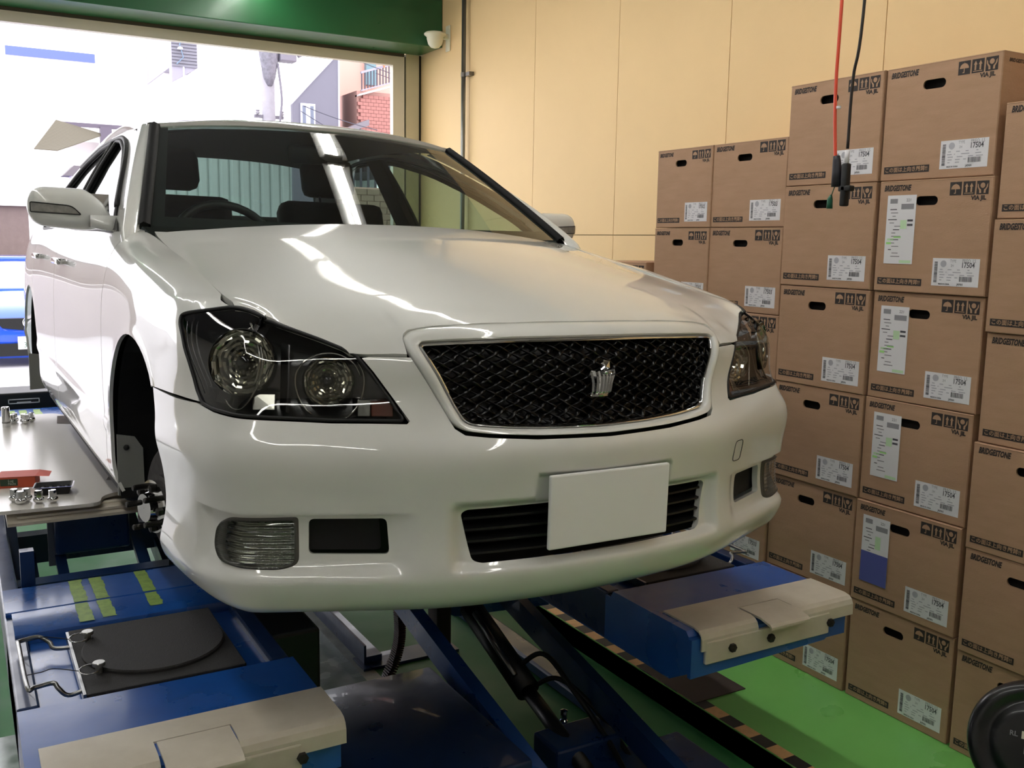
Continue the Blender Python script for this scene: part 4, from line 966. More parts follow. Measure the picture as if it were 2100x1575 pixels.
# ---------------------------------------------------------------- lamps
def off_in(f,d):
    def g(u,v):
        e=1e-3;P=f(u,v);n=np.cross(f(np.asarray(u)+e,v)-f(np.asarray(u)-e,v),f(u,np.asarray(v)+e)-f(u,np.asarray(v)-e));n/=np.linalg.norm(n,axis=1)[:,None];return P-n*d
    return g
for sg in (-1,1):
    hl=empty('headlight',parent=CAR)
    HO=[(a*sg,b) for a,b in HLO];HOf=fillet(HO,.010,3)
    S=lambda s,z:S1b(s,z)
    lens=trim('lamp_lens',off_in(S1b,.002),HOf,[],.018,[LENS,PLAST],hl,ret=.006,retm=1)
    # black rim seal
    mb=MB();rp_=[]
    for s,z in dens(HOf,.02): P=S1b([s],[z])[0];rp_.append(tuple(P+np.array([0,.003,0])))
    mb.tube(rp_,.004,6,closed=True);mb.build('lamp_seal',[RUBBER],hl,True)
    back=lambda s,z:S1b(s,z)+np.array([-.040*sg,.052,-.012])
    def back_(s,z):
        return S1b(s,z)
    inner_o=[(a*sg,b) for a,b in HLO]
    trim('lamp_housing',back,HOf,[],.02,[mat('housing_smoke','6c6d6e',.2,.9,var=.5,vscale=14,var2='1a1b1c')],hl,ret=0)
    # rim walls joining lens edge to housing
    V=[];F=[];D=dens(HOf,.02)
    for s,z in D:
        P=S1b([s],[z])[0];Q=back([s],[z])[0];V+=[tuple(P+np.array([0,.004,0])),tuple(Q)]
    n=len(D);mb=MB();mb.add(V,[(2*i,2*((i+1)%n),2*((i+1)%n)+1,2*i+1) for i in range(n)]);mb.build('housing_wall',[mat('housing_wall','1a1b1c',.2,.6)],hl,True)
    # reflectors (multi-faceted bowls)
    def bowl(name,s,z,R,depth,face,sub=14,segs=28):
        P=S1b([s*sg],[z])[0];c=off_in(S1b,.026)([s*sg],[z])[0];nn_=(S1b([s*sg],[z])[0]-c);nn_/=np.linalg.norm(nn_);face=tuple(.62*nn_+.38*np.array([0,-1,0.]));mb=MB();V=[];F=[]
        Mx=align(c,face)
        for i in range(sub+1):
            r=R*(i/sub);zz=-depth*(1-(i/sub)**2)
            for k in range(segs):
                a=2*math.pi*k/segs;rr=r*(1+ (.02 if (k//2)%2==0 else -.02));z2=zz+(.0025 if ((i//2)+(k//2))%2 else -.0015);V.append((rr*math.cos(a),rr*math.sin(a),z2))
        for i in range(sub):
            for k in range(segs): F.append((i*segs+k,i*segs+(k+1)%segs,(i+1)*segs+(k+1)%segs,(i+1)*segs+k))
        mb.add(V,F,0,Mx);mb.lathe([(R*.98,-.004),(R*1.03,.004),(R*1.06,.000),(R*1.06,-.012)],segs*2,1,Mx,capped=False)
        o=mb.build(name,[mat('reflector_facets','a9a89c',.10,1),DCHROME],hl)
        b=MB();b.lathe([(.001,-depth+.002),(R*.22,-depth+.004),(R*.22,-depth*.45),(R*.17,-depth*.3),(.001,-depth*.25)],16,0,Mx);b.build('bulb_shield',[DCHROME],o,True)
        return o
    bowl('main_reflector',.880,.718,.068,.022,(0.25*sg,-1,.10))
    bowl('beam_reflector',.645,.677,.052,.024,(0.12*sg,-1,.05))
    # position lamp box, dividing rib and turn indicator
    def blk(s0,s1,z0,z1,d0,d1,name,mt,r=.006):
        mb=MB();V=[]
        for d in (d0,d1):
            for s,z in ((s0,z0),(s1,z0),(s1,z1),(s0,z1)): P=S1b([s*sg],[z])[0];V.append((P[0],P[1]+d,P[2]))
        mb.add(V,[(0,1,2,3),(7,6,5,4),(0,4,5,1),(1,5,6,2),(2,6,7,3),(3,7,4,0)]);o=mb.build(name,[mt],hl);b_=o.modifiers.new('b','BEVEL');b_.width=.002;b_.segments=2;return o
    blk(.735,.950,.652,.656,.018,.055,'bezel_rib',DCHROME);blk(.718,.724,.612,.752,.014,.06,'bezel_rib',DCHROME)
    blk(.740,.790,.614,.648,.035,.055,'position_lamp',mat('lamp_chrome','9b9b96',.15,1));blk(.800,.850,.616,.648,.04,.058,'position_lamp',DCHROME);blk(.86,.91,.622,.65,.045,.06,'position_lamp',DCHROME)
    blk(.500,.545,.606,.636,.018,.05,'turn_indicator',mat('amber_smoke','6b3a2c',.2,0,.6))
    blk(.548,.575,.606,.640,.018,.05,'turn_reflector',mat('lamp_chrome','9b9b96',.15,1))
    for (cs,cz_,rr,a0,a1) in ((.880,.718,.088,40,215),(.880,.718,.096,150,300),(.645,.677,.068,-60,170),(.645,.677,.076,100,250)):
        mb=MB();pts=[]
        for a_ in np.linspace(a0,a1,26):
            s_=cs+rr*math.cos(math.radians(a_));z_=cz_+rr*math.sin(math.radians(a_))
            if inpoly(np.array([s_]),np.array([z_]),[(q[0]*.985+.012,(q[1]-.7)*.93+.698) for q in HLO])[0]:
                P=off_in(S1b,.020)([s_*sg],[z_])[0];pts.append(tuple(P))
        if len(pts)>3: mb.tube(pts,.0028,6);mb.build('bezel_arc',[mat('lamp_chrome','9b9b96',.15,1)],hl,True)
    # vertical ribs along the outer edge
    for k in range(3):
        mb=MB();pts=[]
        for i in range(12):
            a=i/11;s=(.985-.012*k)+(1.10-.985)*a;z=.640+(.785-.640)*a;P=S1b([(s-.012-.010*k)*sg],[z])[0];pts.append((P[0],P[1]+.012+.008*k,P[2]))
        mb.tube(pts,.0022,6);mb.build('bezel_ring',[DCHROME],hl,True)
    # fog / turn lamp -------------------------------------------------------
    fg=empty('fog_lamp',parent=CAR)
    FO=[(a*sg,b) for a,b in FOG]
    flens=off_in(S1b,.011)
    rib=lambda u,v: .0013*np.sin(v*2*math.pi/.0080)
    ctr_=np.array(FO).mean(0);FI=[tuple(ctr_+(np.array(q)-ctr_)*.945) for q in FO]
    trim('fog_lens',flens,FI,[],.0022,[glass('fog_glass',(.80,.82,.78),1.5)],fg,ret=0,disp=rib,edge=.004)
    fb2=off_in(S1b,.038)
    faces=lambda u,v: .0022*np.sin(v*2*math.pi/.0095)+.0022*np.abs(np.sin(u*math.pi/.018))*(np.abs(u)<.80)
    trim('fog_reflector',fb2,FO,[],.0024,[mat('fog_chrome','a9aaa0',.22,1)],fg,ret=0,edge=.004,disp=faces)
    D=dens(FO,.008);mb=MB();V=[]
    for s,z in D:
        c=ctr_+(np.array([s,z])-ctr_)*.925;V+=[tuple(off_in(S1b,.017)([s],[z])[0]),tuple(off_in(S1b,.009)([c[0]],[c[1]])[0]),tuple(off_in(S1b,.036)([c[0]],[c[1]])[0])]
    n=len(D);mb.add(V,[(3*i+j,3*((i+1)%n)+j,3*((i+1)%n)+j+1,3*i+j+1) for i in range(n) for j in (0,1)]);mb.build('fog_bezel',[mat('bezel_grey','4a4944',.4)],fg,True)
# ---------------------------------------------------------------- door mirrors
for sg in (-1,1):
    mr=empty('door_mirror',parent=CAR)
    # cap: superellipsoid shell swept; centre
    c=np.array([.905*sg,1.53,1.045]);mb=MB();V=[];F=[];nu,nv=28,20
    # sections along x from inner (0) to outer (1)
    def sec(t):
        hz=.068*(1-.10*t-(max(0,t-.72)/.28)**3*.50);f_=min(1,.30+.70*(t/.30)**.6) if t<.30 else 1;hz*=f_
        hy=.055*(1-.15*t-(max(0,t-.75)/.25)**3*.45);cz=-.006*(1-t)+.004*t-.034*(1-f_);return hz,hy,cz
    ts=np.r_[np.linspace(0,.9,18),.93,.955,.975,.99,1.0]
    for t in ts:
        hz,hy,cz=sec(t)
        cap=1 if t<.9 else max(.0,1-((t-.9)/.1)**3.5)**(1/2.6)*.98+.02
        x=.800+.235*t
        for k in range(nv):
            a=2*math.pi*k/nv;ca,sa=math.cos(a),math.sin(a)
            ex=2.6;r=(abs(ca)**ex+abs(sa)**ex)**(-1/ex)
            y=-r*ca*hy*cap;z=r*sa*hz*cap
            if y>0: y*=.45
            V.append((sg*x,1.65+.02*t+y,1.050+cz+z))
    n=len(ts)
    for i in range(n-1):
        for k in range(nv): F.append((i*nv+k,i*nv+(k+1)%nv,(i+1)*nv+(k+1)%nv,(i+1)*nv+k))
    F.append(tuple(range(nv)));F.append(tuple(range((n-1)*nv,n*nv)));mb.add(V,F);o=mb.build('mirror_cap',[PAINT],mr,True)
    sd=o.modifiers.new('s','SUBSURF');sd.levels=1;sd.render_levels=2
    # turn repeater
    mb=MB();V=[];F=[]
    def face(t,z):
        hz,hy,cz=sec(t);c_=1 if t<.9 else max(.0,1-((t-.9)/.1)**3.5)**(1/2.6)*.98+.02;hz*=c_;hy*=c_;zz=(z-1.050-cz)/hz;ca=max(.05,(1-min(.98,abs(zz))**2.6))**(1/2.6);return 1.65+.02*t-hy*ca-.0015
    pts=fillet([(.910,1.056),(.97,1.060),(1.026,1.064),(1.026,1.034),(.885,1.030)],[.015,0,.004,.004,.004],4)
    def fr2(a,z):
        return np.array([(sg*x,face((x-.800)/.235,zz),zz) for x,zz in zip(a,z)])
    trim('repeater_lens',fr2,pts,[],.006,[mat('repeater','8f8e88',.2,0,.8,var=.3,vscale=60)],mr,ret=.004,edge=.004,flip=(sg>0) if False else (sg<0))
    mb=MB();mb.tube([tuple(fr2([a],[b])[0]) for a,b in dens(pts,.004)],.0018,5,closed=True);mb.build('repeater_seal',[GAP],mr)
    # stalk
    mb=MB();mb.add([(sg*.785,1.46,.975),(sg*.80,1.66,.985),(sg*.765,1.66,1.035),(sg*.760,1.52,1.03),(sg*.86,1.60,.992),(sg*.86,1.66,.992),(sg*.86,1.66,1.03),(sg*.86,1.59,1.03)],[(0,1,5,4),(3,7,6,2),(0,4,7,3),(1,2,6,5),(0,3,2,1)]);s_=mb.build('mirror_stalk',[PAINT],mr,True)
    mb=MB();mb.box((sg*.79,1.685,1.0),(sg*.99,1.688,1.10));mb.build('mirror_glass',[CHROME],mr)
    # black sail panel
    mb=MB();V=[tuple(S3(y,z)*np.array([sg,1,1])+np.array([sg*.006,0,0])) for y,z in ((1.40,.985),(1.58,.985),(1.60,1.045))];mb.add(V,[(0,1,2)]);mb.build('sail_panel',[PLAST],mr)
# door handles and small side details
for sg in (-1,1):
    for y,par in ((2.35,'front_door'),(3.22,'rear_door')):
        P=Fb([y],[t_of(y,.865)[1]])[0];mb=MB();mb.rbox((-.012,-.10,-.012),(.012,.10,.012),.008,M=tr(sg*(P[0]+.022),y,P[2]));mb.rbox((-.02,-.095,-.01),(.01,-.08,.01),.003,M=tr(sg*(P[0]+.010),y,P[2]));mb.rbox((-.02,.08,-.01),(.01,.095,.01),.003,M=tr(sg*(P[0]+.010),y,P[2]));mb.build('door_handle',[CHROME],CAR,True)
# ================================================================ LIFT
ZR=-.10
lf=empty('scissor_lift',(0,0,PZ),label='blue scissor car lift with two runways and cream wheel stops under the white car',cat='car lift')
OFS=PZ
class LB(MB):
    def build(s,name,mats,parent=None,smooth=False,ang=None):
        o=MB.build(s,name,mats,parent,smooth,ang)
        if parent is lf: o.location=(0,0,-OFS)
        return o
GT=mat('green_tape','8fae4c',.5,var=.35,vscale=40,var2='6f8c3c')
def runway(x0,x1,sgn):
    # side beams
    r=LB();
    r.rbox((x0,.62,ZR-.17),(x0+.05,4.9,ZR-.012),.006);r.build('runway_beam',[BLUED],lf);r=LB();r.rbox((x1-.05,.62,ZR-.17),(x1,4.9,ZR-.012),.006)
    r.build('runway_beam',[BLUED],lf)
    for y in (1.62,2.2,2.9,3.8,4.4): r=LB();r.box((x0+.05,y,ZR-.16),(x1-.05,y+.07,ZR-.05));r.build('runway_crossbar',[BLUED],lf)
    # front block
    f=LB();f.prism([(.222,ZR-.125),(.222,ZR-.015),(.235,ZR),(.585,ZR),(.605,ZR-.03),(.605,ZR-.17),(.30,ZR-.17)],x0,x1,'x');f.build('runway_front_deck',[BLUE],lf,ang=25)
    # recess deck
    d=LB();d.rbox((x0+.012,.60,ZR-.06),(x1-.012,1.12,ZR-.035),.003);d.build('turn_plate_recess',[BLUE],lf)
    lip=LB();lip.rbox((x0,.60,ZR-.17),(x0+.014,1.12,ZR-.02),.004);lip.build('runway_edge',[BLUE],lf);lip=LB();lip.rbox((x1-.014,.60,ZR-.17),(x1,1.12,ZR-.015),.004);lip.build('runway_edge',[BLUE],lf)
    # bridge plates with a thin gap, rounded front nose
    b=LB();b.prism([(1.07,ZR-.055),(1.07,ZR-.02),(1.075,ZR-.006),(1.088,ZR),(1.238,ZR),(1.238,ZR-.055)],x0+.02,x1-.015,'x');b.build('bridge_plate',[BLUE],lf,ang=25)
    b=LB();b.prism([(1.243,ZR-.07),(1.243,ZR-.004),(1.25,ZR),(1.455,ZR),(1.46,ZR-.01),(1.46,ZR-.07)],x0+.005,x1-.005,'x');b.build('bridge_plate',[BLUE],lf,ang=25)
    b=LB();b.prism([(4.25,ZR-.06),(4.25,ZR),(4.9,ZR),(4.9,ZR-.06)],x0,x1,'x');b.build('rear_deck',[BLUE],lf)
    # turn table: square plate and disc
    cx=(x0+x1)/2;pl=LB();pl.rbox((cx-.172,.607,ZR-.026),(cx+.208,1.042,ZR-.003),.003);tp=pl.build('turn_plate',[MATT_B],lf)
    dk=MB();dk.lathe([(.001,ZR+.007),(.176,ZR+.007),(.180,ZR+.003),(.180,ZR-.008),(.001,ZR-.008)],64,M=tr(cx+.02,.835,0),capped=False);dk.build('turn_disc',[MATT_B],tp,ang=30)
    fl=MB();fl.rbox((cx-.180,.607,ZR-.026),(cx-.172,1.03,ZR-.001),.001);fl.build('plate_edge',[STEEL],tp)
    # cream wheel stop: folded cover with hinged flap
    s=LB();t=.006
    prof=[(.376,ZR+.005),(.235,ZR+.005),(.216,ZR+.001),(.205,ZR-.008),(.199,ZR-.022),(.198,ZR-.056)]
    def fold(xa,xb,prof,th,m=0,bb=s):
        V=[]
        for x in (xa,xb):
            for y,z in prof: V.append((x,y,z))
            for y,z in prof[::-1]: V.append((x,y+ (th if z<ZR-.01 else 0),z-(th if z>=ZR-.01 else 0)))
        n=len(prof)*2
        bb.add(V,[tuple(range(n)),tuple(range(n,2*n))[::-1]]+[(i,i+n,(i+1)%n+n,(i+1)%n) for i in range(n)],m)
    fx0,fx1=cx-.075,cx+.090
    fold(x0+.03,fx0,prof,t);fold(fx1,x1+.005,prof,t);fold(fx0,fx1,[(.376,ZR+.005),(.292,ZR+.005)],t)
    so=s.build('wheel_stop',[CREAM],lf,ang=20)
    g=MB();fold(fx0+.006,fx1-.004,[(.287,ZR+.006),(.20,ZR+.006),(.160,ZR-.003),(.152,ZR-.010)],.007,bb=g);g.build('stop_flap',[CREAM],so,ang=25)
    h=MB();h.box((fx0,.285,ZR-.02),(fx1,.293,ZR-.001));h.build('flap_slot',[GAP],so)
    # bolted cream backing plate below
    k=LB();k.rbox((x0+.045,.196,ZR-.098),(x1-.10,.210,ZR-.030),.004);kp=k.build('stop_backplate',[CREAM],lf)
    for x in (x0+.14,cx-.03,x1-.10):
        bt=MB();bt.lathe([(.013,0),(.013,.010),(.001,.012)],6,M=align((x,.196,ZR-.062),(0,-1,0)));bt.build('bolt',[CAST],kp)
    q=LB();q.prism([(x0,ZR-.135),(x1-.105,ZR-.122),(x1-.070,ZR-.10),(x1-.060,ZR-.02),(x0,ZR-.02)],.208,.222,'y');q.build('front_plate',[BLUE],lf)
runway(-1.19,-.545,-1)
runway(.485,1.125,1)
# peeling green tape bands on the left bridge plates (and their rear twins)
def tape(cx,y0,y1,w):
    rnd=random.Random(int(cx*1000));n=14;L=[];R=[]
    for i in range(n):
        y=y0+(y1-y0)*i/(n-1);L.append((cx-w/2+rnd.uniform(0,.003),y));R.append((cx+w/2-rnd.uniform(0,.006),y))
    mb=LB();V=[];z=ZR+.0015
    P=L+R[::-1]
    for x,y in L: V.append((x,y,z))
    for x,y in R: V.append((x,y,z))
    mb.add(V,[(i,n+i,n+i+1,i+1) for i in range(n-1)]);mb.build('tape_band',[GT],lf)
for cx,a in ((-.985,1.082),(-.925,1.09),(-.790,1.12)):
    tape(cx,a,1.236,.042);tape(cx+.002,1.25,1.452,.042)
for cx in (-1.0,-.94,-.86): tape(cx,4.3,4.85,.045)
# nose drop of one tape down over the plate edge
# wire handles and pins
def handle(cx,y0,y1,side):
    o=LB();z=ZR+.012
    x=cx-.172
    pts=crom([(x-.005,y0+.03,z-.02),(x-.045,y0+.03,z-.025),(x-.065,y0+.035,z-.005),(x-.075,y0+.055,z+.002),(x-.115,y0+.050,z+.002),(x-.130,y0+.060,z+.002),(x-.134,y1-.08,z+.002),(x-.134,y1-.055,z+.002),(x-.12,y1-.045,z+.002),(x-.085,y1-.04,z+.002),(x-.06,y1-.055,z-.012),(x-.05,y1-.085,z-.02),(x-.005,y1-.10,z-.02)],5)
    if side<0: pts=[(2*cx-p[0]+.01,p[1],p[2]) for p in pts]
    o.tube(pts,.0058,8);o.build('pull_handle',[STEEL],lf,True)
handle(-.86,.62,1.03,1);handle(.80,.62,1.03,-1)
for x,y in ((-1.0,.945),(-.998,.725)):
    p_=LB();p_.lathe([(.009,ZR-.01),(.009,ZR+.014),(.0155,ZR+.016),(.0155,ZR+.023),(.014,ZR+.025),(.001,ZR+.025)],18,M=tr(x,y,0),capped=False);po=p_.build('lock_pin',[mat('pin_zinc','a9a9a4',.3,.9)],lf,ang=30)
    r_=MB();r_.tube([(x-.022+.024*math.cos(t),y-.005+.016*math.sin(t),ZR+.012+.006*math.sin(t)) for t in np.linspace(0,2*math.pi,20)[:-1]],.0018,6,closed=True);r_.build('pin_ring',[CHROME],po,True)
    r_=MB();r_.tube(crom([(x-.045,y,ZR+.01),(x-.10,y+.02,ZR+.02),(x-.13,y-.01,ZR+.03),(x-.16,y+.03,ZR+.012)],6),.0012,5);r_.build('pin_cable',[mat('dark_wire','222222',.5,.5)],po)
# secondary cream lifting platform
pl=LB();z=.060
out_=fillet([(-1.19,1.80),(-.86,1.775),(-.845,1.86),(-.80,1.90),(-.62,1.92),(-.62,3.62),(-.80,3.64),(-.85,3.72),(-1.19,3.72)],[.03,.06,.03,.02,.02,.02,.03,.03,.05],4)
pl.prism(out_,z-.012,z,'z');pf=pl.build('lifting_platform',[CREAMP],lf)
pl=MB();pl.box((-1.15,1.83,z-.06),(-.66,1.86,z-.015));pl.prism([(1.79,z-.055),(1.79,z-.045),(1.83,z-.02),(1.83,z-.06)],-1.15,-.62,'x');pl.box((-1.15,1.83,z-.06),(-1.11,3.7,z-.015));pl.box((-.70,1.83,z-.06),(-.66,3.7,z-.015));pl.build('platform_frame',[CREAM],pf)
pl=MB();pl.box((-.86,1.93,z-.028),(-.55,2.05,z-.012));pl.box((-1.12,1.80,z-.034),(-.62,1.95,z-.026));pl.build('slide_plate',[CREAM],pf)
pl=MB();pl.add([(-.80,2.10,z+.001),(-.70,2.06,z+.001),(-.62,2.20,z+.001),(-.76,2.24,z+.001)],[(0,1,2,3)]);pl.add([(-.86,3.40,z+.001),(-.78,3.36,z+.001),(-.72,3.6,z+.001),(-.84,3.62,z+.001)],[(0,1,2,3)]);pl.build('bare_patch',[mat('bare_steel','6a5c50',.5,.5,var=.3,vscale=30)],pf)
pl=LB()
pl.box((-1.13,1.50,ZR-.16),(-1.09,1.54,z-.06));
for x in (-1.145,-1.0): pl.prism([(1.55,ZR-.17),(1.62,ZR-.17),(2.6,z-.07),(2.5,z-.07)],x,x+.035,'x')
pl.prism([(1.5,ZR-.17),(1.56,ZR-.17),(2.4,z-.07),(2.3,z-.07)],-.74,-.70,'x')
pl.rbox((-1.0,1.9,ZR-.05),(-.75,2.1,z-.07),.01)
pl.build('platform_scissor',[BLUED],lf)
pl=LB();pl.box((-1.02,1.95,ZR-.10),(-.98,1.97,ZR+.08));pl.build('scissor_strut',[mat('grey_blue_enamel','5c6474',.4)],lf)
# main scissor arms, cross tubes, cylinders, base frames
def arm(x0,x1,ya,za,yb,zb,w=.06,m=BLUED,name='scissor_arm'):
    a=LB();L=math.hypot(yb-ya,zb-za);u=((yb-ya)/L,(zb-za)/L);n=(-u[1],u[0])
    P=[(ya+n[0]*w,za+n[1]*w),(yb+n[0]*w,zb+n[1]*w),(yb-n[0]*w,zb-n[1]*w),(ya-n[0]*w,za-n[1]*w)]
    a.prism(P,x0,x1,'x');return a.build(name,[m],lf)
arm(.15,.20,2.3,-.24,.15,-.69,.042,BLUE);arm(.53,.57,2.2,-.20,.10,-.66,.045);
arm(-.62,-.57,2.3,-.24,.6,-.66,.045);arm(-1.10,-1.05,2.3,-.24,.6,-.66,.045);arm(-.68,-.63,.9,-.26,2.9,-.70,.045)
c=LB();c.add([(.17,1.52,-.38),(.40,1.52,-.50),(.84,1.52,-.53),(.86,1.52,-.30),(.17,1.52,-.26),(.17,1.60,-.38),(.40,1.60,-.50),(.84,1.60,-.53),(.86,1.60,-.30),(.17,1.60,-.26)],[(0,1,2,3,4),(9,8,7,6,5),(0,5,6,1),(1,6,7,2),(2,7,8,3),(3,8,9,4),(4,9,5,0)]);c.build('cross_member',[BLUE],lf)
c=LB();c.tube([(.38,1.35,-.40),(.38,.92,-.55)],.045,16);c.tube([(.38,.92,-.55),(.38,.55,-.66)],.026,12);c.build('hydraulic_cylinder',[mat('cylinder_black','101216',.4)],lf,True)
c=LB();c.tube([(.345,1.25,-.38),(.345,.95,-.50)],.012,8);c.build('hydraulic_line',[STEEL],lf,True)
c=LB();c.rbox((.29,1.45,-.62),(.35,1.55,-.36),.01);c.add([],[]);c.build('safety_pawl',[mat('brown_steel','40322c',.6,.4)],lf)
c=LB();c.rbox((-.42,.45,PZ),(.12,1.16,-.50),.012);c.build('pump_cover',[BLUED],lf,ang=30)
c=LB();c.rbox((.15,.30,PZ),(.80,.62,-.66),.01);c.rbox((.30,.60,PZ),(.55,.75,-.60),.01);c.build('base_frame',[BLUED],lf)
for x,y in ((.44,.78),(.626,.61)):
    c=LB();c.lathe([(.014,-.70),(.014,-.61),(.010,-.605),(.010,-.595),(.013,-.59),(.013,-.575),(.001,-.57)],12,M=tr(x,y,0),capped=False);c.build('hydraulic_fitting',[CHROME],lf,ang=30)
c=LB();c.tube(crom([(.38,1.0,-.50),(.43,.9,-.42),(.46,.75,-.5),(.50,.6,-.62),(.48,.45,-.68)],8),.009,8);c.tube(crom([(.40,.95,-.56),(.47,.85,-.50),(.55,.7,-.60),(.56,.5,-.70)],8),.009,8);c.build('hydraulic_hose',[RUBBER],lf,True)
c=LB();c.rbox((-.56,.78,-.34),(-.404,1.2,-.12),.01);c.build('jack_beam',[mat('jack_black','0d0f12',.4,.2)],lf)
# rolling jack beam carrying the car
c=LB();c.rbox((-.60,1.35,-.16),(.55,1.55,-.02),.01);c.rbox((-.5,1.40,-.02),(-.38,1.5,.17),.01);c.rbox((.38,1.40,-.02),(.5,1.5,.17),.01);c.build('jack_cross_beam',[BLUED],lf)
for x in (-1.35,.78):
    c=LB();c.rbox((x-.05,.9,PZ),(x+.05,3.2,PZ+.05),.01);c.build('base_rail',[BLUED],lf)
# flat steel rail section on the pit floor
rl=empty('steel_rail',(.2,1.95,PZ),label='black steel channel rail lying on the floor between the runways',cat='rail')
mb=MB();mb.box((-.06,-.1,0),(.02,.9,.04));mb.box((-.06,-.1,.04),(-.05,.9,.09));mb.build('rail_web',[BLUED],rl);mb=MB();mb.box((-.08,-.15,0),(.36,-.02,.012));mb.build('rail_foot',[BLUED],rl)
# cable chain
ch=empty('cable_chain',(.19,1.6,-.45),label='dark red ribbed cable chain hanging below the car bumper',cat='cable')
cp=crom([(.0,.0,.10),(.0,0,0),(.005,0,-.08),(.0,0,-.15),(-.02,0,-.22),(-.055,0,-.29),(-.09,.02,-.34)],8);CRM=mat('dark_red_chain','3a1518',.5)
mb=MB();mb.tube(cp,.011,8);mb.build('chain_core',[RUBBER],ch,True)
d=0
for i in range(0,len(cp)-1):
    a=Vector(cp[i]);b=Vector(cp[i+1]);mb=MB();mb.rbox((-.024,-.016,-.0035),(.024,.016,.0035),.0015,M=align((a+b)/2,b-a),seg=1);mb.build('chain_link',[CRM],ch)
# ================================================================ SMALL THINGS
def lug(x,y,lab,grp):
    global LUG
    if LUG is None:
        t=empty('lug_nut');mb=MB();mb.lathe([(.006,0),(.012,.004),(.0155,.010),(.0155,.016),(.013,.020),(.0105,.021)],18,capped=False);mb.build('nut_seat',[CHROME],t,True)
        mb=MB();mb.lathe([(.0105,.020),(.0118,.022),(.0118,.042),(.0105,.044),(.001,.0445)],6,capped=False);mb.build('nut_hex',[CHROME],t,ang=20);LUG=t
    else: t=copy_tree(LUG)
    t.location=(x,y,.060);t.rotation_euler=(0,0,x*40);t.scale=(1.15,1.15,1.05);return tag(t,lab,'nut',grp)
LUG=None
for u,v,l in ((-1.120,1.916,'at the left of the near five'),(-1.102,1.872,'in front, nearest the platform edge'),(-1.082,1.905,'behind the front nut, beside the tray'),(-1.047,1.859,'in front of the black tray, left of it'),(-1.004,1.844,'rightmost of the near five')):
    lug(u,v,'chrome lug nut on the cream platform, '+l,'chrome lug nuts on the platform')
for u,v,l in ((-1.050,3.486,'leftmost of the far five'),(-1.038,3.523,'second of the far five'),(-1.000,3.492,'third of the far five'),(-0.992,3.459,'front middle of the far five'),(-0.965,3.504,'rightmost of the far five')):
    lug(u,v,'chrome lug nut at the far end of the platform, '+l,'chrome lug nuts on the platform')
x,y=-1.081,3.404;t=empty('wheel_socket',(x,y,.06),label='tall chrome wheel socket standing at the far end of the platform',cat='socket')
mb=MB();mb.lathe([(.018,0),(.0185,.004),(.0185,.095),(.016,.099),(.010,.099),(.010,.090),(.001,.090)],24,capped=False);mb.build('socket_body',[CHROME],t,ang=30)
mb=MB();mb.lathe([(.0188,.020),(.0192,.022),(.0192,.026),(.0188,.028)],24,capped=False);mb.build('socket_ring',[STEEL],t,True)
x,y=-1.095,2.090;bx=empty('parts_box',(x+.01,y+.075,.06),(0,0,math.radians(-12)),label='flat orange-red parts box with a dark green label on the cream platform',cat='box')
OR=mat('orange_card','d2573f',.6,var=.1,vscale=30)
mb=MB();mb.rbox((-.075,-.045,0),(.055,.06,.040),.0015,seg=1);mb.build('box_body',[mat('orange_side','c0502f',.6)],bx)
mb=MB();mb.add([(-.076,-.046,.041),(.056,-.046,.041),(.10,-.030,.034),(.098,.055,.034),(.056,.061,.041),(-.076,.061,.041)],[(0,1,4,5),(1,2,3,4)]);mb.build('box_lid',[OR],bx)
mb=MB();mb.add([(-.062,-.0456,.008),(-.004,-.0456,.008),(-.004,-.0456,.034),(-.062,-.0456,.034)],[(0,1,2,3)],0)
for r,tx in enumerate(('Lug','Nuts')):
    V,F=text_mesh(tx,.013,'t');mb.add([(-.036+p[0],-.0462,.023-.011*r+p[1]) for p in V],F,1)
mb.build('box_label',[mat('label_green','24402c',.6),mat('label_grey','b9c0b0',.6)],bx)
x,y=-0.983,1.928;ty_=empty('parts_tray',(x-.005,y+.06,.06),(0,0,math.radians(-10)),label='empty black vacuum-formed tray leaning on the orange box',cat='tray')
BP_=mat('vac_black','121214',.3,0,.3)
mb=MB();o_=fillet([(-.06,-.04),(.06,-.04),(.06,.045),(-.06,.045)],.008);i_=[(a*.86,b*.86) for a,b in o_];n=len(o_)
V=[(a*1.12,b*1.12,.030) for a,b in o_]+[(a,b,.030) for a,b in o_]+[(a,b,.002) for a,b in i_]
mb.add(V,[(i,(i+1)%n,(i+1)%n+n,i+n) for i in range(n)]+[(i+n,(i+1)%n+n,(i+1)%n+2*n,i+2*n) for i in range(n)]+[tuple(range(2*n,3*n))]);mb.build('tray_shell',[BP_],ty_,True)
for i in range(4):
    mb=MB();mb.rbox((-.045+.026*i,-.03,.002),(-.030+.026*i,.036,.020),.004);mb.build('tray_rib',[BP_],ty_,True)
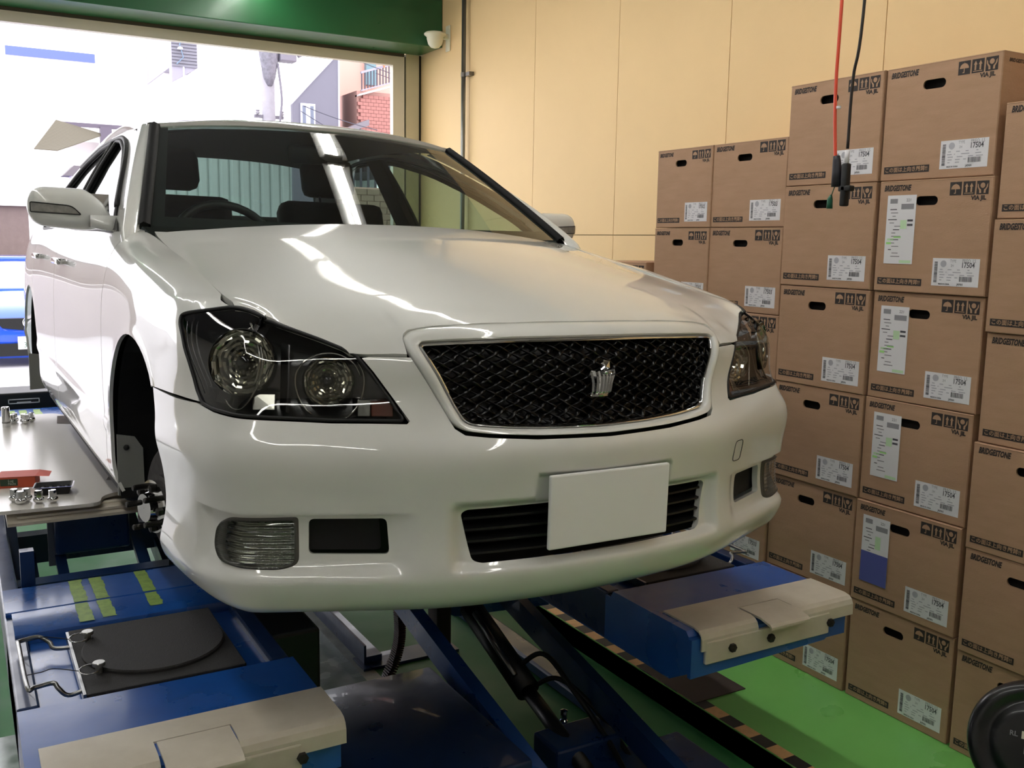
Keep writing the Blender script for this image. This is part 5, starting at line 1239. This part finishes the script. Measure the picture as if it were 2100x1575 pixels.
# hanging air hose and black hose with gun, on the boxes side
hs=empty('air_hose',(1.2,.455,1.10),label='orange-red air hose hanging from above with a black coupler in front of the cartons',cat='hose')
mb=MB();mb.tube(crom([(0,.0,1.9),(.0,.006,.70),(.0,.009,.38),(0,-.004,.20),(0,-.012,.155)],8),.0055,10);mb.build('hose',[mat('orange_hose','d8472a',.35,0,.3)],hs,True)
mb=MB();mb.tube([(0,-.012,.170),(0,-.014,.155),(0,-.018,.12),(0,-.022,.075)],[.011,.013,.016,.019],12);mb.build('coupler_boot',[mat('boot_black','1a1822',.5)],hs,True)
mb=MB();mb.tube([(0,-.008,.317),(0,-.008,.325)],.0075,10);mb.build('hose_tie',[PAPER],hs)
mb=MB();mb.tube([(0,-.012,.075),(.0,.0,.045)],.0015,6);mb.tube([(0,.0,.05),(0,.004,.036),(0,.004,.006)],[.003,.009,.010],10);mb.build('green_tag',[mat('green_plug','145a44',.4)],hs,True)
h2=empty('power_cord',(1.2,.40,1.10),label='black cord hanging from above with a black T-shaped plug beside the orange hose',cat='cord')
mb=MB();mb.tube(crom([(0,-.055,1.9),(.0,-.029,.66),(0,-.003,.40),(0,.001,.19)],8),.0048,10);mb.build('cord',[mat('brown_black_cord','1d130e',.5)],h2,True)
mb=MB();mb.tube([(0,.001,.185),(0,.001,.145)],.0075,10);mb.build('white_sleeve',[PAPER],h2,True)
mb=MB();mb.rbox((-.012,-.010,.012),(.012,.012,.145),.005);mb.rbox((-.012,-.028,.058),(.012,.020,.076),.004);mb.build('plug_body',[PLAST],h2,True)
# black wheel reel at the lower right corner, close to camera
rx=empty('cable_reel',(1.15,-.405,-.312),label='large black round reel marked RL at the lower right corner in front of the cartons',cat='reel')
Mx=align((0,0,0),Vector((-.85,-.50,.30)));
mb=MB();mb.lathe([(.001,.03),(.105,.03),(.125,.026),(.135,.012),(.150,.008),(.165,.028),(.182,.030),(.200,.014),(.205,-.01),(.200,-.05),(.001,-.05)],56,M=Mx,capped=False);mb.build('reel_disc',[mat('satin_black','101014',.35,0,.3)],rx,True)
rx.scale=(.82,.82,.82);mb=MB()
def up_(p): return Mx@Vector(p)
zc=Vector((0,0,1));nrm=(Mx.to_3x3()@Vector((0,0,1))).normalized();ru=zc.cross(nrm).normalized();uu_=nrm.cross(ru)
def on(a,b,d=.0335): return nrm*d+ru*a+uu_*b
V,F=text_mesh('RL',.022,'t',bold=.0004);mb.add([on(-.080+p[0],.022+p[1]) for p in V],F,0)
mb.add([on(-.045,.018),on(.05,.018),on(.05,.042),on(-.045,.042)],[(0,1,2,3)],1);mb.add([on(-.035,-.028),on(.05,-.028),on(.05,-.004),on(-.035,-.004)],[(0,1,2,3)],2);mb.build('reel_marking',[INKG,mat('cream_label','d9d5c4',.5),mat('silver_label','8f8e8c',.4)],rx)
mb=MB();mb.tube([(0.02,0,-.02),(.10,-.02,-.12),(.22,-.02,-.36)],.02,10);mb.rbox((.10,-.18,-.36),(.34,.12,-.34),.005);mb.build('reel_stand',[PLAST],rx,True)
mb=MB();mb.tube(crom([(1.17,-.31,.35),(1.165,-.325,.22),(1.18,-.34,.05),(1.17,-.40,-.12)],6),.012,8)
# ================================================================ OUTSIDE
ASPH=mat('pale_paving','b9b6b8',.7,var=.1,vscale=1,bump=.2,bscale=60)
mb=MB();mb.box((-40,YB+.35,ZF-.1),(40,60,ZF-.005));S_(mb.build('street_ground',[ASPH]))
mb=MB();mb.box((-3.6,YB+.05,ZF-.02),(1.9,YB+.45,ZF+.004));S_(mb.build('threshold',[mat('black_rubber_strip','141416',.6)]))
# dark kerb with a white framed slot seen past the platform
kb=empty('ramp_box',(-.99,5.0,ZR-.02),label='black ramp box with a white outlined slot behind the left runway',cat='ramp')
mb=MB();mb.rbox((-.30,0,-.30),(.42,.30,.11),.01);mb.build('ramp_body',[PLAST],kb)
mb=MB()
for a,b in (((-.02,-.004,.065),(.16,0,.071)),((-.02,-.004,.040),(.16,0,.046)),((-.02,-.004,.040),(-.014,0,.071)),((.154,-.004,.040),(.16,0,.071)),((.03,-.004,.046),(.11,0,.052))): mb.box(a,b)
mb.build('slot_outline',[PAPER],kb)
# blue hatchback ------------------------------------------------------
bc=empty('blue_car',(-.47,12.0,ZF),label='small bright blue hatchback parked outside facing the garage, left edge of the photo',cat='car')
BCP=mat('blue_car_paint','1a4fd0',.3,0,1.0)
def bsec(w,y,z0): pass
mb=MB();n=15;V=[];rows=[(.10,.12,.80),(.25,.02,.84),(.45,0,.85),(.55,.03,.85),(.68,.12,.84),(.78,.42,.81),(.88,.95,.76),(.93,1.12,.74)]
for z,y,w in rows:
    for i in range(n):
        t=-1+2*i/(n-1);V.append((w*t,y+.22*abs(t)**3.2,z-(.04*abs(t)**4 if z>.6 else 0)))
F=[(r*n+i,r*n+i+1,(r+1)*n+i+1,(r+1)*n+i) for r in range(len(rows)-1) for i in range(n-1)];mb.add(V,F)
for sg in (-1,1): mb.box((sg*.84,.25,.2),(sg*.80,3.8,.90))
mb.build('car_body',[BCP],bc,True)
mb=MB();V=[]
for z,y,w in ((.93,1.10,.72),(1.12,1.42,.66),(1.30,1.80,.58)):
    for i in range(9): t=-1+2*i/8;V.append((w*t,y+.10*t*t,z))
mb.add(V,[(r*9+i,r*9+i+1,(r+1)*9+i+1,(r+1)*9+i) for r in range(2) for i in range(8)]);mb.build('car_windscreen',[mat('pale_screen','c9cdd6',.1,0,1)],bc,True)
mb=MB();mb.rbox((-.60,1.78,1.29),(.60,3.4,1.36),.03);mb.rbox((-.74,1.1,.9),(.74,3.8,.95),.02);mb.build('car_roof',[BCP],bc,True)
mb=MB();mb.prism([(-.40,.62),(.40,.62),(.30,.50),(0,.46),(-.30,.50)],-.02,.08,'y');mb.build('upper_grille',[PLAST],bc);mb=MB();mb.prism([(-.62,.30),(.62,.30),(.58,.14),(-.58,.14)],-.02,.08,'y');mb.build('lower_grille',[PLAST],bc)
mb=MB();mb.lathe([(.045,0),(.062,.006),(.070,0)],24,M=align((0,-.03,.565),(0,-1,0)),capped=False);V=crom([(-.05,-.035,.575),(-.02,-.035,.560),(0,-.035,.552),(.02,-.035,.560),(.05,-.035,.575)],4);mb.tube(V,.006,6);mb.build('round_badge',[CHROME],bc,True)
mb=MB();mb.rbox((-.165,-.04,.225),(.165,-.025,.390),.004);np2=mb.build('number_plate',[mat('plate_white','f4f4f4',.5)],bc);np2.location=(.03,0,0)
mb=MB();V,F=text_mesh('31-8',.095,'t');mb.add([(-.10+p[0]*.9,-.042,.250+p[1]) for p in V],F);mb.build('plate_number',[mat('plate_green','4d6b5a',.6)],np2)
for sg in (-1,1):
    mb=MB();mb.prism([(sg*.50,.60),(sg*.80,.76),(sg*.82,.62),(sg*.66,.55)],.06,.12,'y');mb.build('car_headlight',[mat('clear_lamp','c8d0dc',.1,.5)],bc)
    mb=MB();mb.lathe([(.18,-.10),(.30,-.10),(.31,0),(.30,.09),(.18,.10)],24,M=tr(sg*.74,.85,.31)@rot('Y',90),capped=False);mb.build('car_tyre',[RUBBER],bc,True)
mb=MB();mb.box((-.5,1.30,1.02),(.2,1.31,1.035));mb.build('wiper',[PLAST],bc)
# lattice fence line just above the blue car
fn=empty('lattice_fence',(-3,16.4,ZF-.04),label='pale lattice fence behind the blue car',cat='fence')
mb=MB();mb.box((-2,0,0),(3.2,.05,1.22));mb.build('fence_base',[mat('fence_grey','a59c9c',.8)],fn)
for z in (1.22,1.34): mb=MB();mb.box((-2,0,z),(3.2,.04,z+.02));mb.build('fence_rail',[mat('fence_pale','c9c4c0',.7)],fn)
mb=MB()
for i in range(70): mb.box((-1.98+i*.075,.01,1.22),(-1.955+i*.075,.03,1.35))
tag(mb.build('fence_lattice',[mat('fence_grey','a59c9c',.8)],fn),kind='stuff')
def house(name,loc,label): return empty(name,loc,label=label,cat='building')
WHT=mat('white_render','f2eff0',.8,bump=.1,bscale=20)
b1=house('brown_building',(-3,17.2,ZF+.04),'low brown-grey building with a white coping behind the blue car')
mb=MB();mb.box((-3,0,0),(2.92,4,2.12));mb.build('wall',[mat('brown_tile','7a6a66',.8,var=.12,vscale=8,bump=.3,bscale=40)],b1);mb=MB();mb.box((-3.1,-.1,2.12),(3.0,4,2.27));mb.build('coping',[WHT],b1)
b2=house('white_house',(0,24,ZF),'large overexposed white house across the street')
mb=MB();mb.box((-6,0,0),(5.0,6,7.5));mb.build('wall',[WHT],b2)
for x in range(-5,5):
    mb=MB();mb.box((x-.01,-.01,0),(x+.01,.02,7.5));mb.build('wall_joint',[mat('pale_joint','d5d2d6',.8)],b2)
mb=MB();mb.box((.05,-.04,5.75),(1.95,.02,5.95));w_=mb.build('window',[mat('pale_blue_pane','5362a8',.3)],b2)
# grey sided upper storey
b3=house('grey_sided_house',(2.95,20,0),'grey clapboard upper storey with a cable on it, top left through the door')
GSD=mat('grey_siding','7c7a86',.7,var=.15,vscale=9,stretch=(.4,1,6));
for k in range(13):
    mb=MB();z=4.52+.066*k;mb.prism([(0,z),(-.03,z),(-.008,z+.062),(0,z+.062)],0,.52,'x');mb.build('siding_board',[GSD],b3)
mb=MB();mb.box((.02,1.0,ZF),(.5,3,4.52));mb.build('lower_wall',[WHT],b3);mb=MB();mb.box((0,0,4.52),(.52,3,5.6));mb.prism([(0,4.52),(.52,4.52),(.0,4.20)],0,.3,'y');mb.build('wall',[mat('siding_core','9a96a6',.7)],b3)
mb=MB();mb.tube([(.35,-.1,5.4),(.15,-.1,4.95),(.22,-.1,4.7),(.08,-.1,4.55)],.012,6);mb.build('drop_cable',[mat('cable_blue_grey','6a7f96',.6)],b3)
mb=MB();mb.lathe([(.001,.05),(.05,.03),(.06,0),(.001,-.01)],12,M=tr(.16,-.1,4.86));mb.build('lamp_globe',[WHT],b3,True)
mb=MB();mb.box((.22,-.02,4.30),(.25,0,4.52));mb.build('downpipe',[WHT],b3)
# canopy
cn=house('corrugated_canopy',(0,14,0),'corrugated canopy roof with mauve fascia above the left of the car')
COR=mat('corrugated_sheet','5f594c',.6,.2)
A=Vector((-.16,-.0,2.19));B=Vector((.15,0,2.185));C_=Vector((.22,2.2,2.66+.55));D_=Vector((-.0,2.2,2.66+.55))
# under-surface: sheet sloping from near-low-left to far-high; ribs as separate strips
for k in range(22):
    t0=k/22;t1=(k+.8)/22
    def P(s,t): # s along width, t along depth
        a=Vector((-.157,14,2.192))+(Vector((.196,14.5,2.67))-Vector((-.157,14,2.192)))*t;b=Vector((.149,14,2.183))+(Vector((.86,14.5,2.50))-Vector((.149,14,2.183)))*t
        v=a+(b-a)*s;v.y-=14;return v
    mb=MB();p=[P(0,t0),P(1,t0),P(1,t1),P(0,t1)];mb.add([tuple(v) for v in p]+[tuple(v+Vector((0,0,.015))) for v in p],[(0,1,2,3),(7,6,5,4),(0,4,5,1),(1,5,6,2),(2,6,7,3),(3,7,4,0)]);mb.build('roof_sheet',[COR],cn)
MV=mat('mauve_fascia','5a5160',.6)
mb=MB();mb.box((.19,.5,2.60),(1.6,.55,2.66));mb.box((.80,.45,1.2),(.96,.6,2.62));mb.build('fascia',[MV],cn);mb=MB();mb.box((.36,.7,.5),(.80,.9,2.40));mb.build('back_wall',[mat('pale_pink_wall','e6dcdc',.8)],cn)
c2=house('small_porch',(0,14,0),'small grey porch roof just behind the car mirror')
mb=MB();mb.add([(.21,0,1.84),(.36,0,1.99),(.62,0,1.98),(.62,0,1.84),(.21,.5,1.84),(.36,.5,1.99),(.62,.5,1.98),(.62,.5,1.84)],[(0,3,2,1),(4,5,6,7),(0,1,5,4),(1,2,6,5),(0,4,7,3),(2,3,7,6)]);mb.build('porch_roof',[mat('porch_grey','655e64',.7)],c2);mb=MB();mb.box((.32,.05,.3),(.62,.4,1.85));mb.build('porch_wall',[mat('porch_wall','d9cfdd',.7)],c2)
# utility pole ------------------------------------------------------------
up=empty('utility_pole',(4.55,18.5,ZF),label='pale concrete utility pole with a transformer and insulators',cat='pole')
POL=mat('pole_concrete','9a97a0',.8,var=.15,vscale=6);TRF=mat('transformer_grey','76737f',.6)
mb=MB();mb.tube([(0,0,0),(0,0,6.3)],[.17,.12],14);mb.build('pole',[POL],up,True)
mb=MB();mb.lathe([(.05,4.75),(.12,4.9),(.20,5.35),(.20,5.6),(.12,5.75)],16,M=tr(0,-.1,0));mb.build('cable_closure',[mat('closure_grey','84828e',.6,var=.5,vscale=12)],up,True)
mb=MB();mb.rbox((.18,-.3,5.25),(.52,0,5.62),.02);mb.lathe([(.04,0),(.04,.25),(.001,.25)],10,M=tr(.6,-.1,5.4)@rot('Y',60));mb.build('transformer',[TRF],up)
mb=MB();mb.box((-.30,-.05,4.12),(.30,.05,4.18));mb.box((-.5,-.04,6.0),(.7,.04,6.06));mb.build('crossarm',[TRF],up)
for i,(a,b,c) in enumerate(((-.25,4.18,.1),(.25,4.18,.1),(0,5.9,.1),(.1,3.0,.08),(-.2,2.95,.08),(.55,6.06,.1))):
    mb=MB();mb.lathe([(.03,0),(.05,.03),(.03,.05),(.05,.08),(.02,c)],10,M=tr(a,-.08,b));mb.build('insulator',[POL],up)
mb=MB();mb.tube(crom([(.15,-.2,5.2),(.22,-.2,4.5),(.18,-.2,3.9),(.38,-.2,3.0),(.30,-.2,2.3)],6),.025,6);mb.build('down_cable',[TRF],up,True)
# dark house
dh=house('dark_blue_house',(0,15,0),'dark slate-blue gabled house with a small white window, right of the pole')
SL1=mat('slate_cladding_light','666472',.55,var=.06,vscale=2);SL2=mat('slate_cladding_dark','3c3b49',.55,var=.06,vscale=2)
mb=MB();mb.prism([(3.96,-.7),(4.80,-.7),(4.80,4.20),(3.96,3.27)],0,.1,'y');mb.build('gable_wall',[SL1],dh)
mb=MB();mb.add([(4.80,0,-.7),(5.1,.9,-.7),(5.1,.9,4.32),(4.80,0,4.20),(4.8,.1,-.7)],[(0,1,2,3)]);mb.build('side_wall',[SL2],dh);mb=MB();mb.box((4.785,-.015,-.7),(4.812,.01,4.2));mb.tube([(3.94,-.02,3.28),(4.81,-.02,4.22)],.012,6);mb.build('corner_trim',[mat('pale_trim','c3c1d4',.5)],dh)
fw=MB();fw.box((4.10,-.03,2.3),(4.36,0,3.30));f_=fw.build('window',[mat('pale_trim','c3c1d4',.5)],dh);fw=MB();fw.box((4.13,-.035,2.3),(4.19,-.03,3.26));fw.box((4.27,-.035,2.3),(4.33,-.03,3.26));fw.build('pane',[mat('slate_pane','5d6478',.2)],f_)
# brick house -------------------------------------------------------------
bh=house('brick_house',(0,15,0),'red tiled house with a railed balcony beside the garage door frame')
BRK=mat('red_tile','996660',.7,var=.08,vscale=14,stretch=(1,1,3));
mb=MB();mb.box((5.18,.12,2.98),(6.3,3,3.62));mb.build('wall_core',[mat('mortar_red','a8827a',.8)],bh)
def rowline(x): return 0
for r in range(11):
    for c in range(12):
        x0=5.18+c*.10+(0.05 if r%2 else 0);z0=2.86+r*.063
        if z0+.028*0<3.50+ (x0-5.18)*.33 -.03 and x0<6.2:
            y0=.0+(x0-5.18)*.0
            mb=MB();mb.box((x0,0+.06,z0),(x0+.095,.12,z0+.058));mb.build('wall_tile',[BRK],bh)
mb=MB();mb.prism([(5.18,3.515),(5.18,3.545),(6.2,3.88),(6.2,3.85)],-.02,.2,'y');mb.build('coping',[mat('pale_coping','dfd2d0',.6)],bh)
RL_=mat('rail_dark','45424e',.5,.3)
mb=MB();mb.prism([(5.22,3.90),(5.22,3.94),(6.2,4.27),(6.2,4.23)],0,.04,'y');mb.prism([(5.22,3.60),(5.22,3.62),(6.2,3.94),(6.2,3.92)],0,.04,'y');mb.build('handrail',[mat('rail_pale','8d8a9c',.5,.3)],bh)
for i in range(17):
    x=5.23+i*.058;z=3.60+(x-5.22)*.335;mb=MB();mb.box((x,.01,z),(x+.018,.03,z+.31));mb.build('baluster',[RL_],bh)
mb=MB();mb.box((5.2,1.2,3.5),(6.4,1.3,5.0));mb.build('upper_wall',[mat('salmon_wall','c99a8e',.7)],bh);mb=MB();mb.box((5.75,1.1,3.9),(5.95,1.2,4.9));mb.build('upper_window',[mat('teal_pane','5e7d88',.2)],bh)
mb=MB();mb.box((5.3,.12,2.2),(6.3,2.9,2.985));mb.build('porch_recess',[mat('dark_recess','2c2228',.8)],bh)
mb=MB();mb.prism([(4.85,2.9),(5.25,3.08),(5.25,2.98),(4.9,2.84)],-.3,.1,'y');mb.build('tile_roof_edge',[mat('roof_tile','6e6870',.6)],bh)
# pink diamond sign
mb=MB();mb.add([(0,0,-.1),(.045,0,0),(0,0,.11),(-.045,0,0),(0,.02,-.1),(.045,.02,0),(0,.02,.11),(-.045,.02,0)],[(0,1,2,3),(7,6,5,4),(0,4,5,1),(1,5,6,2),(2,6,7,3),(3,7,4,0)]);o=mb.build('diamond_sign',[mat('orange_sign','c06a3c',.6)],bh);o.location=(5.62,-.1,4.12)
# lower buildings seen through the car's windows
cb=house('corrugated_building',(0,17.6,ZF),'grey ribbed metal building seen through the rear window of the car')
for i in range(26):
    x=.9+i*.20;mb=MB();mb.prism([(x,0),(x+.05,-.05),(x+.15,-.05),(x+.19,0)],0,3.35,'z');mb.build('wall_rib',[mat('ribbed_metal','c9cfce',.6)],cb)
mb=MB();mb.box((1.1,.0,0),(6.5,.1,3.35));mb.build('wall',[mat('ribbed_metal_back','8d9695',.7)],cb)
bw=house('brick_wall_house',(0,12.5,ZF),'brown brick wall with railings seen through the right rear window of the car')
BRB=mat('brown_brick','8d7a68',.8,var=.2,vscale=10)
mb=MB();mb.box((3.6,.03,0),(6.5,.2,2.48));mb.build('mortar_wall',[mat('mortar','c9a79a',.8)],bw)
for r in range(26):
    for c in range(10):
        x=3.6+c*.215+(.1 if r%2 else 0);mb=MB();mb.box((x,0,.02+r*.094+0),(x+.205,.04,.02+r*.094+.084));mb.build('brick',[BRB],bw)
for i in range(16): mb=MB();mb.box((3.65+i*.12,.05,2.48),(3.68+i*.12,.08,2.92));mb.build('railing_bar',[RL_],bw)
mb=MB();mb.box((3.6,.04,2.90),(5.6,.09,2.94));mb.build('railing_top',[RL_],bw)
mb=MB();mb.box((4.85,-.3,0),(4.95,-.2,2.3));tag(mb.build('red_banner_pole',[mat('banner_red','c01820',.6)]),'narrow red banner outside seen through the car rear side window','banner');bpy.data.objects['red_banner_pole'].location=(0,12.5,ZF)
# overhead wires
def wire(a,b,sag,name='overhead_wire',lab='thin dark overhead wire crossing in front of the dark house'):
    mb=MB();pts=[Vector(a).lerp(Vector(b),t)-Vector((0,0,sag*4*t*(1-t))) for t in np.linspace(0,1,14)];mb.tube(pts,.007,5);return tag(mb.build(name,[mat('wire_dark','3a3a48',.6)]),lab,'wire','overhead wires')
wire((4.7,14.0,3.95),(6.5,13.0,3.35),.05,lab='dark overhead wire sagging from the house gable to the right');wire((3.9,14.2,3.15),(5.2,14.2,2.85),.03,lab='dark overhead wire low across the slate wall');wire((4.55,18,5.1),(7.5,14,3.3),.12,lab='dark overhead wire running down from the pole');wire((3.95,14.5,3.1),(4.95,14.2,2.55),.02,lab='dark overhead wire crossing the small window');wire((4.55,18.4,5.45),(9,22,6.6),.1,lab='dark overhead wire leaving the transformer to the right')
po_=bpy.data.lights.new('door_portal','AREA');po_.shape='RECTANGLE';po_.size=5.5;po_.size_y=3.2;po_.cycles.is_portal=True
pl_=bpy.data.objects.new('door_portal',po_);COL.objects.link(pl_);pl_.location=(-.9,YB+.4,.9);pl_.rotation_euler=(math.radians(90),0,math.radians(0))
